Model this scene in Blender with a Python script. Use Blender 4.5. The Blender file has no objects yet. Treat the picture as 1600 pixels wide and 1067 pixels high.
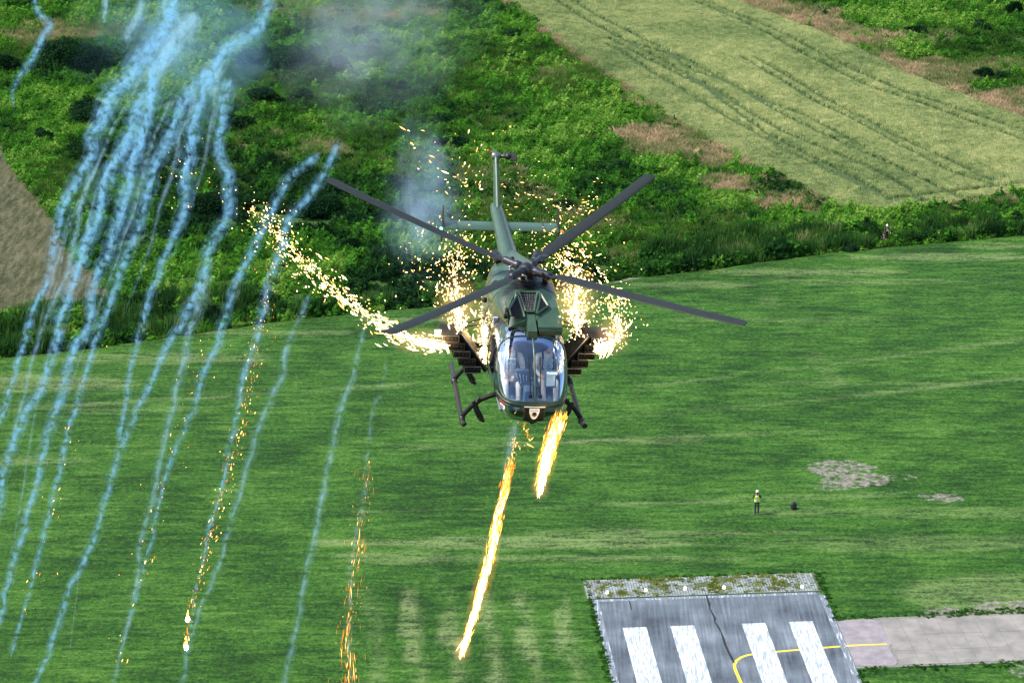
import bpy, bmesh, math, random
import numpy as np
from mathutils import Vector, Matrix, Euler
random.seed(7); RNG = np.random.default_rng(11)
SC = bpy.context.scene; COL = SC.collection; D = bpy.data
R = math.radians

# ------------------------------------------------------------------ camera, world, sun, exposure
F_PX, CAM_H, CAM_P = 4230.0, 78.0, R(20.5)
cam = D.objects.new('camera', D.cameras.new('camera')); COL.objects.link(cam)
cam.location = (0, 0, CAM_H); cam.rotation_euler = (R(90) - CAM_P, 0, 0)
cam.data.sensor_width = 36; cam.data.lens = 36 * F_PX / 1600; cam.data.clip_start = 1; cam.data.clip_end = 12000
SC.camera = cam
SUN_EL, SUN_AZ = R(54), R(-98)          # azimuth measured from +Y (away from the camera) towards +X
wd = D.worlds.new('World'); SC.world = wd; wd.use_nodes = True
nt = wd.node_tree; bg = nt.nodes['Background']
sky = nt.nodes.new('ShaderNodeTexSky'); sky.sky_type = 'NISHITA'; sky.sun_disc = False
sky.sun_elevation = SUN_EL; sky.sun_rotation = SUN_AZ; sky.dust_density = 2.0; sky.air_density = 1.0
nt.links.new(sky.outputs[0], bg.inputs[0]); bg.inputs[1].default_value = 0.14
sl = D.lights.new('sun', 'SUN'); sl.energy = 2.8; sl.angle = R(7); sl.color = (1, .95, .86)
sun = D.objects.new('sun', sl); COL.objects.link(sun)
sdir = Vector((math.sin(SUN_AZ) * math.cos(SUN_EL), math.cos(SUN_AZ) * math.cos(SUN_EL), math.sin(SUN_EL)))
sun.rotation_euler = sdir.to_track_quat('Z', 'Y').to_euler(); sun.location = (-60, 260, 160)
vs = SC.view_settings; vs.view_transform = 'Standard'; vs.look = 'None'; vs.exposure = 1.3; vs.gamma = 1; vs.use_curve_mapping = False
cy = SC.cycles; cy.use_denoising = True; cy.max_bounces = 6; cy.transparent_max_bounces = 24; cy.volume_bounces = 1
cy.volume_max_steps = 128; cy.diffuse_bounces = 3; cy.glossy_bounces = 3; cy.sample_clamp_indirect = 3; cy.sample_clamp_direct = 8; cy.caustics_reflective = False; cy.caustics_refractive = False

# ------------------------------------------------------------------ survey helpers (photograph <-> place)
_f = np.array([0, math.cos(CAM_P), -math.sin(CAM_P)]); _u = np.array([0, math.sin(CAM_P), math.cos(CAM_P)])
def ray(x, y): return _f + (x - 800) / F_PX * np.array([1., 0, 0]) + (533.5 - y) / F_PX * _u
def gnd(x, y, z=0.0):
    d = ray(x, y); t = (z - CAM_H) / d[2]; return np.array([0, 0, CAM_H]) + t * d
def air(x, y, depth): return np.array([0, 0, CAM_H]) + depth * ray(x, y)
def to_px(X, Y):
    dz = -CAM_H; Dp = Y * _f[1] + dz * _f[2]
    return 800 + F_PX * X / Dp, 533.5 - F_PX * (Y * _u[1] + dz * _u[2]) / Dp

def smooth(t): t = np.clip(t, 0, 1); return t * t * (3 - 2 * t)
class Noise:
    def __init__(s, seed): s.t = np.random.default_rng(seed).random((256, 256))
    def v(s, x, y):
        xi = np.floor(x).astype(int); yi = np.floor(y).astype(int); fx = smooth(x - xi); fy = smooth(y - yi)
        g = lambda a, b: s.t[a & 255, b & 255]
        return (g(xi, yi) * (1 - fx) + g(xi + 1, yi) * fx) * (1 - fy) + (g(xi, yi + 1) * (1 - fx) + g(xi + 1, yi + 1) * fx) * fy
    def f(s, x, y, size, octs=4):
        x = np.asarray(x, float) / size; y = np.asarray(y, float) / size; o = 0; a = .5; tot = 0
        for k in range(octs):
            o = o + a * s.v(x + 17.3 * k, y + 5.7 * k); tot += a; x = x * 2; y = y * 2; a *= .5
        return o / tot
N1, N2, N3, N4 = Noise(1), Noise(2), Noise(3), Noise(4)

# ------------------------------------------------------------------ materials
def newmat(name):
    m = D.materials.new(name); m.use_nodes = True; n = m.node_tree.nodes; n.clear()
    out = n.new('ShaderNodeOutputMaterial'); return m, n, m.node_tree.links, out
def pbr(name, col, rough=.5, metal=0., var=.15, scale=6., col2=None, bump=.0, bscale=40., spec=.5, emit=0, coat=0, world=False):
    m, n, l, out = newmat(name); b = n.new('ShaderNodeBsdfPrincipled'); l.new(b.outputs[0], out.inputs[0])
    b.inputs['Roughness'].default_value = rough; b.inputs['Metallic'].default_value = metal
    b.inputs['Specular IOR Level'].default_value = spec; b.inputs['Coat Weight'].default_value = coat
    tc = n.new('ShaderNodeTexCoord'); nz = n.new('ShaderNodeTexNoise'); nz.inputs['Scale'].default_value = scale; nz.inputs['Detail'].default_value = 8; nz.inputs['Roughness'].default_value = .62
    l.new(n.new('ShaderNodeNewGeometry').outputs['Position'] if world else tc.outputs['Object'], nz.inputs['Vector'])
    r = n.new('ShaderNodeValToRGB'); c2 = col2 or tuple(c * (1 - 2 * var) for c in col)
    r.color_ramp.elements[0].color = (*c2, 1); r.color_ramp.elements[1].color = (*col, 1)
    r.color_ramp.elements[0].position = .38; r.color_ramp.elements[1].position = .62
    l.new(nz.outputs[0], r.inputs[0]); l.new(r.outputs[0], b.inputs['Base Color'])
    if emit:
        l.new(r.outputs[0], b.inputs['Emission Color']); b.inputs['Emission Strength'].default_value = emit
    if bump:
        nb = n.new('ShaderNodeTexNoise'); nb.inputs['Scale'].default_value = bscale; l.new(tc.outputs['Object'], nb.inputs['Vector'])
        bp = n.new('ShaderNodeBump'); bp.inputs['Strength'].default_value = bump; bp.inputs['Distance'].default_value = .02
        l.new(nb.outputs[0], bp.inputs['Height']); l.new(bp.outputs[0], b.inputs['Normal'])
    return m
def ramp(n, stops):
    r = n.new('ShaderNodeValToRGB'); e = r.color_ramp.elements
    while len(e) < len(stops): e.new(.5)
    for i, (p, c) in enumerate(stops): e[i].position = p; e[i].color = (*c, 1)
    return r
def leafmat(name, stops, trans=.35, attr=None, scale=3.0):
    """foliage: colour from the plant's own tint and a random per plant"""
    m, n, l, out = newmat(name); d = n.new('ShaderNodeBsdfDiffuse'); t = n.new('ShaderNodeBsdfTranslucent'); mx = n.new('ShaderNodeMixShader')
    mx.inputs[0].default_value = trans; l.new(d.outputs[0], mx.inputs[1]); l.new(t.outputs[0], mx.inputs[2]); l.new(mx.outputs[0], out.inputs[0])
    r = ramp(n, stops)
    if attr:
        a = n.new('ShaderNodeAttribute'); a.attribute_type = 'INSTANCER'; a.attribute_name = attr; src = a.outputs['Fac']
    else:
        tc = n.new('ShaderNodeTexCoord'); nz = n.new('ShaderNodeTexNoise'); nz.inputs['Scale'].default_value = scale; nz.inputs['Detail'].default_value = 3
        oi = n.new('ShaderNodeObjectInfo'); ad = n.new('ShaderNodeMath'); ad.operation = 'MULTIPLY_ADD'; ad.inputs[1].default_value = .3
        l.new(tc.outputs['Object'], nz.inputs['Vector']); l.new(oi.outputs['Random'], ad.inputs[0]); l.new(nz.outputs[0], ad.inputs[2])
        s2 = n.new('ShaderNodeMath'); s2.operation = 'SUBTRACT'; s2.inputs[1].default_value = .15; l.new(ad.outputs[0], s2.inputs[0]); src = s2.outputs[0]
    l.new(src, r.inputs[0]); l.new(r.outputs[0], d.inputs[0]); l.new(r.outputs[0], t.inputs[0])
    return m
def emitmat(name, col, strength, sample=False):
    m, n, l, out = newmat(name); e = n.new('ShaderNodeEmission'); e.inputs[0].default_value = (*col, 1); e.inputs[1].default_value = strength
    l.new(e.outputs[0], out.inputs[0])
    m.cycles.emission_sampling = 'AUTO' if sample else 'NONE'
    return m
def glassmat(name, tint, refl=(.9, .95, 1.), base=.06, rough=.03):
    m, n, l, out = newmat(name); t = n.new('ShaderNodeBsdfTransparent'); t.inputs[0].default_value = (*tint, 1)
    g = n.new('ShaderNodeBsdfGlossy'); g.inputs[0].default_value = (*refl, 1); g.inputs[1].default_value = rough
    lw = n.new('ShaderNodeFresnel'); lw.inputs[0].default_value = 1.55
    ad = n.new('ShaderNodeMath'); ad.operation = 'ADD'; ad.use_clamp = True; ad.inputs[1].default_value = base; hf = n.new('ShaderNodeMath'); hf.operation = 'MULTIPLY'; hf.inputs[1].default_value = .5; l.new(lw.outputs[0], hf.inputs[0]); l.new(hf.outputs[0], ad.inputs[0])
    mx = n.new('ShaderNodeMixShader'); l.new(ad.outputs[0], mx.inputs[0]); l.new(t.outputs[0], mx.inputs[1]); l.new(g.outputs[0], mx.inputs[2])
    l.new(mx.outputs[0], out.inputs[0]); return m

# ------------------------------------------------------------------ mesh helpers
class MB:
    def __init__(s): s.v = []; s.f = []; s.m = []
    def add(s, vs, fs, mi=0):
        o = len(s.v); s.v += [tuple(map(float, p)) for p in vs]; s.f += [tuple(i + o for i in f) for f in fs]; s.m += [mi] * len(fs); return s
    def box(s, c, size, rot=None, mi=0, taper=1.0, bev=.12):
        """box with chamfered vertical and horizontal edges"""
        hx, hy, hz = [a / 2 for a in size]; b = min(hx, hy, hz) * bev; pts = []
        for z, k, q in ((-hz, taper, b), (-hz + b, taper, 0), (hz - b, 1, 0), (hz, 1, b)):
            x, y = hx * k - q, hy * k - q
            pts += [(x - b, -y, z), (x, -y + b, z), (x, y - b, z), (x - b, y, z), (-x + b, y, z), (-x, y - b, z), (-x, -y + b, z), (-x + b, -y, z)]
        fs = [tuple(range(7, -1, -1)), tuple(range(24, 32))]
        for r in range(3):
            for i in range(8): j = (i + 1) % 8; fs.append((r * 8 + i, r * 8 + j, r * 8 + 8 + j, r * 8 + 8 + i))
        M = (rot if isinstance(rot, Matrix) else Euler(rot).to_matrix()) if rot is not None else Matrix.Identity(3)
        return s.add([M @ Vector(p) + Vector(c) for p in pts], fs, mi)
    def tube(s, path, rad, n=10, mi=0, cap=True, flat=1.0, updir=None):
        P = [Vector(p) for p in path]; rad = rad if hasattr(rad, '__len__') else [rad] * len(P); vs = []; up = None
        for i, p in enumerate(P):
            t = (P[min(i + 1, len(P) - 1)] - P[max(i - 1, 0)]).normalized()
            if up is None: up = Vector(updir) if updir is not None else (Vector((0, 0, 1)) if abs(t.z) < .9 else Vector((0, 1, 0)))
            a = (up - t * up.dot(t)).normalized(); b = t.cross(a); up = a
            for k in range(n):
                w = 2 * math.pi * k / n; vs.append(p + (a * math.cos(w) * flat + b * math.sin(w)) * rad[i])
        fs = [(i * n + k, i * n + (k + 1) % n, (i + 1) * n + (k + 1) % n, (i + 1) * n + k) for i in range(len(P) - 1) for k in range(n)]
        if cap: fs += [tuple(range(n - 1, -1, -1)), tuple(range((len(P) - 1) * n, len(P) * n))]
        return s.add(vs, fs, mi)
    def lathe(s, prof, c=(0, 0, 0), axis='Z', n=20, mi=0, rot=None):
        vs = []
        for r, z in prof:
            for k in range(n):
                w = 2 * math.pi * k / n; p = (r * math.cos(w), r * math.sin(w), z)
                if axis == 'X': p = (p[2], p[0], p[1])
                if axis == 'Y': p = (p[1], p[2], p[0])
                p = Vector(p)
                if rot is not None: p = Euler(rot).to_matrix() @ p
                vs.append(p + Vector(c))
        fs = [(i * n + k, i * n + (k + 1) % n, (i + 1) * n + (k + 1) % n, (i + 1) * n + k) for i in range(len(prof) - 1) for k in range(n)]
        fs += [tuple(range(n - 1, -1, -1)), tuple(range((len(prof) - 1) * n, len(prof) * n))]
        return s.add(vs, fs, mi)
    def prism(s, pts, thick, mi=0):
        """polygon in space extruded along its normal (both ways)"""
        P = [Vector(p) for p in pts]; nrm = (P[1] - P[0]).cross(P[2] - P[0]).normalized() * thick / 2; k = len(P)
        vs = [p - nrm for p in P] + [p + nrm for p in P]
        fs = [tuple(range(k - 1, -1, -1)), tuple(range(k, 2 * k))] + [(i, (i + 1) % k, k + (i + 1) % k, k + i) for i in range(k)]
        return s.add(vs, fs, mi)
    def ell(s, c, r, n=12, m=8, mi=0, rot=None, jit=0):
        prof = []; vs = []
        for i in range(m + 1):
            a = -math.pi / 2 + math.pi * i / m
            for k in range(n):
                w = 2 * math.pi * k / n; j = 1 + random.uniform(-jit, jit)
                p = Vector((r[0] * max(math.cos(a), .02) * math.cos(w) * j, r[1] * max(math.cos(a), .02) * math.sin(w) * j, r[2] * math.sin(a)))
                if rot is not None: p = Euler(rot).to_matrix() @ p
                vs.append(p + Vector(c))
        fs = [(i * n + k, i * n + (k + 1) % n, (i + 1) * n + (k + 1) % n, (i + 1) * n + k) for i in range(m) for k in range(n)]
        fs += [tuple(range(n - 1, -1, -1)), tuple(range(m * n, (m + 1) * n))]
        return s.add(vs, fs, mi)
    def mesh(s, name, mats, smooth=False):
        me = D.meshes.new(name); me.from_pydata(s.v, [], s.f)
        for m in (mats if isinstance(mats, (list, tuple)) else [mats]): me.materials.append(m)
        me.polygons.foreach_set('material_index', s.m)
        me.polygons.foreach_set('use_smooth', [bool(smooth)] * len(me.polygons))
        me.update()
        if smooth and smooth is not True: me.set_sharp_from_angle(angle=R(smooth))
        return me
    def build(s, name, mats, parent=None, smooth=40): return link(name, s.mesh(name, mats, smooth), parent)
def link(name, data, parent=None):
    o = D.objects.new(name, data); COL.objects.link(o); o.parent = parent; return o
def tag(o, label=None, cat=None, group=None, kind=None):
    for k, v in (('label', label), ('category', cat), ('group', group), ('kind', kind)):
        if v: o[k] = v
    return o
def empty(name, loc=(0, 0, 0), rot=(0, 0, 0)):
    o = link(name, None); o.location = loc; o.rotation_euler = rot; o.empty_display_size = .3; return o
def fastmesh(name, V, F, mats, mi=None, smooth=False):
    """numpy verts (n,3) and faces (m,k)"""
    V = np.asarray(V, np.float32); F = np.asarray(F, np.int32); me = D.meshes.new(name); k = F.shape[1]
    me.vertices.add(len(V)); me.vertices.foreach_set('co', V.ravel()); me.loops.add(F.size); me.loops.foreach_set('vertex_index', F.ravel())
    me.polygons.add(len(F)); me.polygons.foreach_set('loop_start', np.arange(0, F.size, k, dtype=np.int32))
    for m in (mats if isinstance(mats, (list, tuple)) else [mats]): me.materials.append(m)
    if mi is not None: me.polygons.foreach_set('material_index', np.asarray(mi, np.int32))
    me.polygons.foreach_set('use_smooth', np.full(len(F), smooth)); me.update(calc_edges=True); return me
# ------------------------------------------------------------------ the ground: outlines of the fields, surveyed
def line(pxs): return np.array([gnd(*p)[:2] for p in pxs])
EDGE = line([(-800, 662), (-250, 592), (0, 560), (130, 546), (300, 522), (430, 503), (560, 490), (660, 481), (860, 455), (960, 441), (1010, 433), (1120, 420), (1300, 395), (1600, 368), (1850, 346), (2400, 298)])
def edge_y(x): return np.interp(x, EDGE[:, 0], EDGE[:, 1])
def inpoly(X, Y, poly):
    X = np.asarray(X, float); Y = np.asarray(Y, float); c = np.zeros(X.shape, bool); n = len(poly)
    for i in range(n):
        x0, y0 = poly[i]; x1, y1 = poly[(i + 1) % n]
        if y0 == y1: continue
        c ^= ((y0 > Y) != (y1 > Y)) & (X < (x1 - x0) * (Y - y0) / (y1 - y0) + x0)
    return c
WHEAT = line([(560, -160), (790, 0), (905, 88), (1010, 158), (1100, 213), (1200, 268), (1318, 327), (1380, 332), (1470, 322), (1600, 300), (1900, 268), (1900, 300), (1800, 268), (1600, 186), (1420, 118), (1300, 60), (1150, 0), (850, -160)])
WHEAT = line([(560, -160), (790, 0), (905, 88), (1010, 158), (1100, 213), (1200, 268), (1318, 327), (1380, 332), (1470, 322), (1600, 300), (1900, 262), (1760, 248), (1600, 186), (1420, 118), (1300, 60), (1150, 0), (850, -160)])
DRYF = line([(-800, -95), (-300, 100), (0, 218), (20, 258), (50, 300), (76, 330), (112, 400), (150, 440), (185, 462), (100, 480), (0, 497), (-300, 530), (-800, 592)])
def height(X, Y):
    d = Y - edge_y(X); h = -.9 * np.exp(-((d - 3.2) / 2.0) ** 2)
    h = h + smooth((d - 4) / 25) * (N3.f(X, Y, 30, 3) - .5) * 1.6
    return np.where(d > 0, h, 0.0)
def spots(X, Y, lst):
    """soft uneven patches: (px, py, rx, ry, weight) surveyed on the photograph"""
    u, v = to_px(X, Y); o = np.zeros(np.shape(X)); wob = N4.f(X, Y, 4, 4) - .5
    for a, b, rx, ry, w in lst:
        q = ((u - a) / rx) ** 2 + ((v - b) / ry) ** 2 + wob * 1.7; o = np.maximum(o, w * smooth((1.15 - q) / .5))
    return o
def margins(X, Y):
    """uncut straw-coloured margins along both long sides of the wheat"""
    w = (N4.f(X, Y, 5, 4) - .5); d1 = seg_d(X, Y, WHEAT[10:17]); d0 = seg_d(X, Y, WHEAT[0:7])
    return np.maximum(smooth((5.5 - d1 + w * 9) / 2.2), smooth((1.5 - d0 + w * 3) / .8) * .9) * (Y > edge_y(X) + 5)
def seg_d(X, Y, pts):
    best = np.full(np.shape(X), 1e9)
    for (x0, y0), (x1, y1) in zip(pts[:-1], pts[1:]):
        dx, dy = x1 - x0, y1 - y0; t = np.clip(((X - x0) * dx + (Y - y0) * dy) / (dx * dx + dy * dy), 0, 1); best = np.minimum(best, np.hypot(X - x0 - t * dx, Y - y0 - t * dy))
    return best
TAN = [(1050, 222, 75, 28, 1), (1000, 207, 45, 14, .8), (1150, 287, 62, 17, 1), (1240, 318, 60, 14, 1), (1120, 238, 26, 26, .9), (790, 300, 95, 45, .55), (870, 345, 110, 30, .35), (480, 240, 70, 26, .55), (120, 48, 110, 18, .6),
       (520, 25, 160, 24, .55), (45, 55, 50, 20, .6), (1260, 25, 70, 20, .9), (1350, 65, 70, 22, .9), (1470, 115, 80, 22, 1), (1580, 160, 60, 20, 1), (1450, 60, 60, 14, .7), (1560, 100, 60, 14, .6), (640, 260, 60, 30, .3), (1140, 20, 40, 12, .4), (1540, 318, 70, 10, .7),
       (400, 215, 50, 20, .4), (950, 55, 60, 18, .25), (985, 400, 40, 10, .4), (870, 130, 60, 20, .25), (1250, 350, 70, 10, .35), (30, 420, 40, 80, .0)]
DARK = [(230, 250, 110, 60, .8), (330, 330, 120, 55, .9), (420, 290, 90, 50, .7), (180, 330, 60, 60, .6), (640, 160, 80, 40, .6), (560, 330, 110, 60, .8), (640, 440, 120, 45, .9), (470, 110, 80, 30, .6), (610, 150, 50, 30, .6), (900, 430, 90, 22, .5), (120, 110, 70, 40, .6), (960, 250, 80, 40, .5), (1000, 320, 120, 40, .4), (1080, 100, 30, 14, .0), (800, 140, 80, 26, .3)]
LAWNDRY = [(800, 848, 330, 9, .75), (1050, 832, 220, 6, .5), (900, 872, 260, 5, .5), (620, 870, 100, 12, .5), (1420, 850, 260, 14, .35), (1500, 800, 200, 10, .3), (1530, 925, 160, 36, .55), (1250, 800, 120, 8, .35), 
           (60, 600, 160, 16, .6), (250, 560, 160, 8, .5), (420, 520, 120, 5, .5), (640, 500, 90, 5, .5), (1080, 445, 120, 6, .5), (1250, 425, 160, 6, .6), (1480, 402, 160, 5, .7), (1390, 440, 200, 4, .4), (1560, 385, 60, 4, .6), (40, 720, 90, 8, .4), (200, 640, 120, 5, .25), (1000, 690, 120, 4, .3), (1350, 600, 200, 4, .25), (1200, 500, 240, 3, .3)]
BARE = [(1310, 730, 70, 14, 1), (1335, 750, 55, 13, 1), (1300, 760, 40, 9, .9), (1390, 745, 50, 6, .6), (1478, 778, 34, 8, 1), (1445, 773, 22, 4, .7), (1465, 800, 30, 5, .4), (1395, 770, 40, 4, .5), (1500, 953, 60, 9, .9), (1570, 948, 60, 12, 1), (1455, 960, 30, 5, .7), (980, 428, 30, 12, 1.0), (960, 437, 40, 5, .9), (1590, 1045, 25, 12, .9), (810, 850, 40, 3, .5), (770, 856, 16, 4, .4), (640, 464, 30, 10, .8), (1250, 450, 30, 2, .3)]
def mowstripes(X, Y):
    """swaths of dry clippings lying beside the runway, parallel to it"""
    o = gnd(925, 937)[:2]; a = np.array([.997, .078]); u = (X - o[0]) * a[0] + (Y - o[1]) * a[1]; v = (X - o[0]) * a[1] - (Y - o[1]) * a[0]; w = N2.f(u * 1.6, v * .7, 1.6, 4) - .5
    st = smooth((np.sin((u + w * 1.4) * 2 * np.pi / 2.45 + .6) + w * 1.5 + .35) / 1.5); return st * np.clip(.75 + 2.2 * w, 0, 1) * smooth((u + 17) / 5) * smooth((-.3 - u) / .8) * smooth((v + 3 + w * 8) / 4)
def wheelmarks(X, Y):
    o = 0
    for pxs in ([(1190, 465), (1235, 520), (1300, 598)], [(1203, 465), (1250, 520), (1316, 598)], [(1000, 605), (1250, 575), (1600, 530)], [(980, 650), (1200, 632), (1600, 590)], [(600, 700), (900, 690), (1300, 672)], [(0, 640), (300, 622), (640, 600)], [(560, 800), (900, 790), (1400, 772)]):
        o = np.maximum(o, .55 * smooth((.55 - seg_d(X, Y, line(pxs))) / .35) * np.clip(2.2 * N2.f(X, Y, 6, 3) - .5, 0, 1))
    return o
# one sheet, fine where the camera looks and coarse out to the horizon
xs = np.concatenate([[-5000, -2500, -1200, -600, -300, -200, -140], np.arange(-115, 115.1, .5), [140, 200, 300, 600, 1200, 2500, 5000]])
ys = np.concatenate([[-1500, -700, -300, -100, 0, 60, 100, 125], np.arange(140, 352, .5), [360, 380, 420, 500, 700, 1100, 2000, 4000, 8000]])
GX, GY = np.meshgrid(xs, ys); nx, ny = len(xs), len(ys)
GZ = height(GX, GY) * (np.abs(GX) < 400)
ii = (np.arange(ny - 1)[:, None] * nx + np.arange(nx - 1)[None, :]).ravel()
me = fastmesh('ground', np.stack([GX.ravel(), GY.ravel(), GZ.ravel()], 1), np.stack([ii, ii + 1, ii + nx + 1, ii + nx], 1), [], smooth=True)
d_edge = GY - edge_y(GX); wob = (N1.f(GX, GY, 3, 3) - .5) * 1.6
att = {'lawn': smooth((.3 - d_edge - wob * .5) / .8), 'wheatland': inpoly(GX, GY, WHEAT) * 1.0, 'drycrop': inpoly(GX + wob, GY + wob, DRYF) * 1.0,
       'dry': np.clip(spots(GX, GY, LAWNDRY) + wheelmarks(GX, GY) + mowstripes(GX, GY) + np.maximum(spots(GX, GY, TAN), margins(GX, GY)) * (d_edge > 0), 0, 1), 'bare': spots(GX, GY, BARE)}
for k, v in att.items():
    a = me.attributes.new(k, 'FLOAT', 'POINT'); a.data.foreach_set('value', np.asarray(v, np.float32).ravel())
m, n, l, out = newmat('ground_soil_and_grass'); b = n.new('ShaderNodeBsdfPrincipled'); l.new(b.outputs[0], out.inputs[0]); b.inputs['Roughness'].default_value = .9; b.inputs['Specular IOR Level'].default_value = .15
tc = n.new('ShaderNodeTexCoord')
def mapped(sc, rot=0):
    mp = n.new('ShaderNodeMapping'); mp.inputs['Scale'].default_value = sc; mp.inputs['Rotation'].default_value = (0, 0, rot); l.new(tc.outputs['Object'], mp.inputs[0]); return mp.outputs[0]
def noise(vec, scale, detail=5, rough=.6):
    z = n.new('ShaderNodeTexNoise'); z.inputs['Scale'].default_value = scale; z.inputs['Detail'].default_value = detail; z.inputs['Roughness'].default_value = rough; l.new(vec, z.inputs['Vector']); return z.outputs[0]
def mixc(fac, a, bb):
    x = n.new('ShaderNodeMix'); x.data_type = 'RGBA'; l.new(fac, x.inputs[0])
    for s, i in ((a, 6), (bb, 7)):
        if isinstance(s, tuple): x.inputs[i].default_value = (*s, 1)
        else: l.new(s, x.inputs[i])
    return x.outputs[2]
def attr(nm): a = n.new('ShaderNodeAttribute'); a.attribute_name = nm; return a.outputs['Fac']
def mth(op, a, bb, clamp=False):
    x = n.new('ShaderNodeMath'); x.operation = op; x.use_clamp = clamp
    for s, i in ((a, 0), (bb, 1)):
        if isinstance(s, (int, float)): x.inputs[i].default_value = s
        else: l.new(s, x.inputs[i])
    return x.outputs[0]
streak = noise(mapped((.30, 1.7, 1), R(-5)), 1.0, 8, .70)          # mower streaks along the field
grain = noise(mapped((1, 1, 1)), 2.6, 9, .78); blot = noise(mapped((1, 1, 1)), .11, 5, .55)
fineg = noise(mapped((1, 1.7, 1), R(-5)), 5.0, 6, .85); blot2 = noise(mapped((.6, 1, 1)), .45, 6, .7)
g1 = mth('ADD', mth('ADD', mth('MULTIPLY', streak, .28), mth('MULTIPLY', fineg, .44)), mth('ADD', mth('MULTIPLY', grain, .34), mth('ADD', mth('MULTIPLY', blot, .16), mth('MULTIPLY', blot2, .16))))
lr = ramp(n, [(.625, (.0042, .020, .002)), (.675, (.0125, .050, .0042)), (.715, (.027, .086, .0075)), (.765, (.060, .128, .018)), (.85, (.15, .19, .07))]); l.new(g1, lr.inputs[0])
dryfac = mth('MULTIPLY', attr('dry'), mth('MULTIPLY', mth('SUBTRACT', mth('ADD', mth('ADD', grain, streak), fineg), 1.32), 3.6, True), True)
lawn = mixc(mth('MULTIPLY', dryfac, .75), lr.outputs[0], (.16, .20, .08))
mr = ramp(n, [(.35, (.010, .030, .006)), (.55, (.03, .075, .012)), (.75, (.09, .14, .03))]); l.new(grain, mr.inputs[0])
mead = mixc(mth('MULTIPLY', attr('dry'), .8), mr.outputs[0], (.26, .19, .10))
wr = ramp(n, [(.35, (.025, .05, .018)), (.65, (.06, .09, .032))]); l.new(grain, wr.inputs[0])
dr = ramp(n, [(.42, (.020, .026, .009)), (.50, (.046, .049, .020)), (.56, (.072, .069, .034)), (.66, (.115, .106, .058))]); l.new(mth('ADD', mth('MULTIPLY', noise(mapped((1.2, .22, 1), R(28)), 1.6, 6, .7), .6), mth('MULTIPLY', grain, .42)), dr.inputs[0])
col = mixc(attr('lawn'), mead, lawn); col = mixc(attr('wheatland'), col, wr.outputs[0]); col = mixc(attr('drycrop'), col, dr.outputs[0])
br = ramp(n, [(.35, (.055, .058, .042)), (.5, (.14, .13, .105)), (.68, (.27, .25, .215))]); l.new(grain, br.inputs[0])
patchy = noise(mapped((1, 1.6, 1), R(10)), .9, 8, .75)
bfac = mth('MULTIPLY', mth('SUBTRACT', mth('ADD', attr('bare'), mth('ADD', mth('MULTIPLY', mth('SUBTRACT', patchy, .5), 3.4), mth('MULTIPLY', mth('SUBTRACT', grain, .5), 1.6))), .70), 2.2, True)
bfac = mth('MULTIPLY', bfac, mth('MULTIPLY', attr('bare'), 4.0, True))
col = mixc(bfac, col, br.outputs[0]); l.new(col, b.inputs['Base Color'])
bp = n.new('ShaderNodeBump'); bp.inputs['Strength'].default_value = .6; bp.inputs['Distance'].default_value = .10; l.new(mth('ADD', grain, mth('MULTIPLY', streak, .6)), bp.inputs['Height']); l.new(bp.outputs[0], b.inputs['Normal'])
me.materials.append(m)
tag(link('ground', me), 'mown green airfield, rough meadow and field soil running to the horizon', 'ground', kind='structure')

# ------------------------------------------------------------------ scattered ground cover (nobody could count it)
def scatter(name, P, rz, sc, tint, protos, label, cat):
    me = D.meshes.new(name); P = np.asarray(P, np.float32); me.vertices.add(len(P)); me.vertices.foreach_set('co', P.ravel())
    for k, t, v in (('rz', 'FLOAT', rz), ('sc', 'FLOAT', sc), ('tint', 'FLOAT', tint)):
        me.attributes.new(k, t, 'POINT').data.foreach_set('value', np.asarray(v, np.float32))
    me.attributes.new('pick', 'INT', 'POINT').data.foreach_set('value', RNG.integers(0, len(protos), len(P)).astype(np.int32))
    o = link(name, me); g = D.node_groups.new(name, 'GeometryNodeTree')
    g.interface.new_socket('Geometry', in_out='INPUT', socket_type='NodeSocketGeometry'); g.interface.new_socket('Geometry', in_out='OUTPUT', socket_type='NodeSocketGeometry')
    N = g.nodes; L = g.links; gi = N.new('NodeGroupInput'); go = N.new('NodeGroupOutput'); ip = N.new('GeometryNodeInstanceOnPoints'); j = N.new('GeometryNodeJoinGeometry')
    for p in protos:
        oi = N.new('GeometryNodeObjectInfo'); oi.inputs['Object'].default_value = p; oi.inputs['As Instance'].default_value = True; L.new(oi.outputs['Geometry'], j.inputs[0])
    def na(k, t):
        x = N.new('GeometryNodeInputNamedAttribute'); x.data_type = t; x.inputs['Name'].default_value = k; return x.outputs['Attribute']
    cx = N.new('ShaderNodeCombineXYZ'); L.new(na('rz', 'FLOAT'), cx.inputs[2])
    L.new(gi.outputs[0], ip.inputs['Points']); L.new(j.outputs[0], ip.inputs['Instance']); ip.inputs['Pick Instance'].default_value = True
    L.new(na('pick', 'INT'), ip.inputs['Instance Index']); L.new(cx.outputs[0], ip.inputs['Rotation']); L.new(na('sc', 'FLOAT'), ip.inputs['Scale']); L.new(ip.outputs[0], go.inputs[0])
    md = o.modifiers.new('scatter', 'NODES'); md.node_group = g
    return tag(o, label, cat, kind='stuff')
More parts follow.
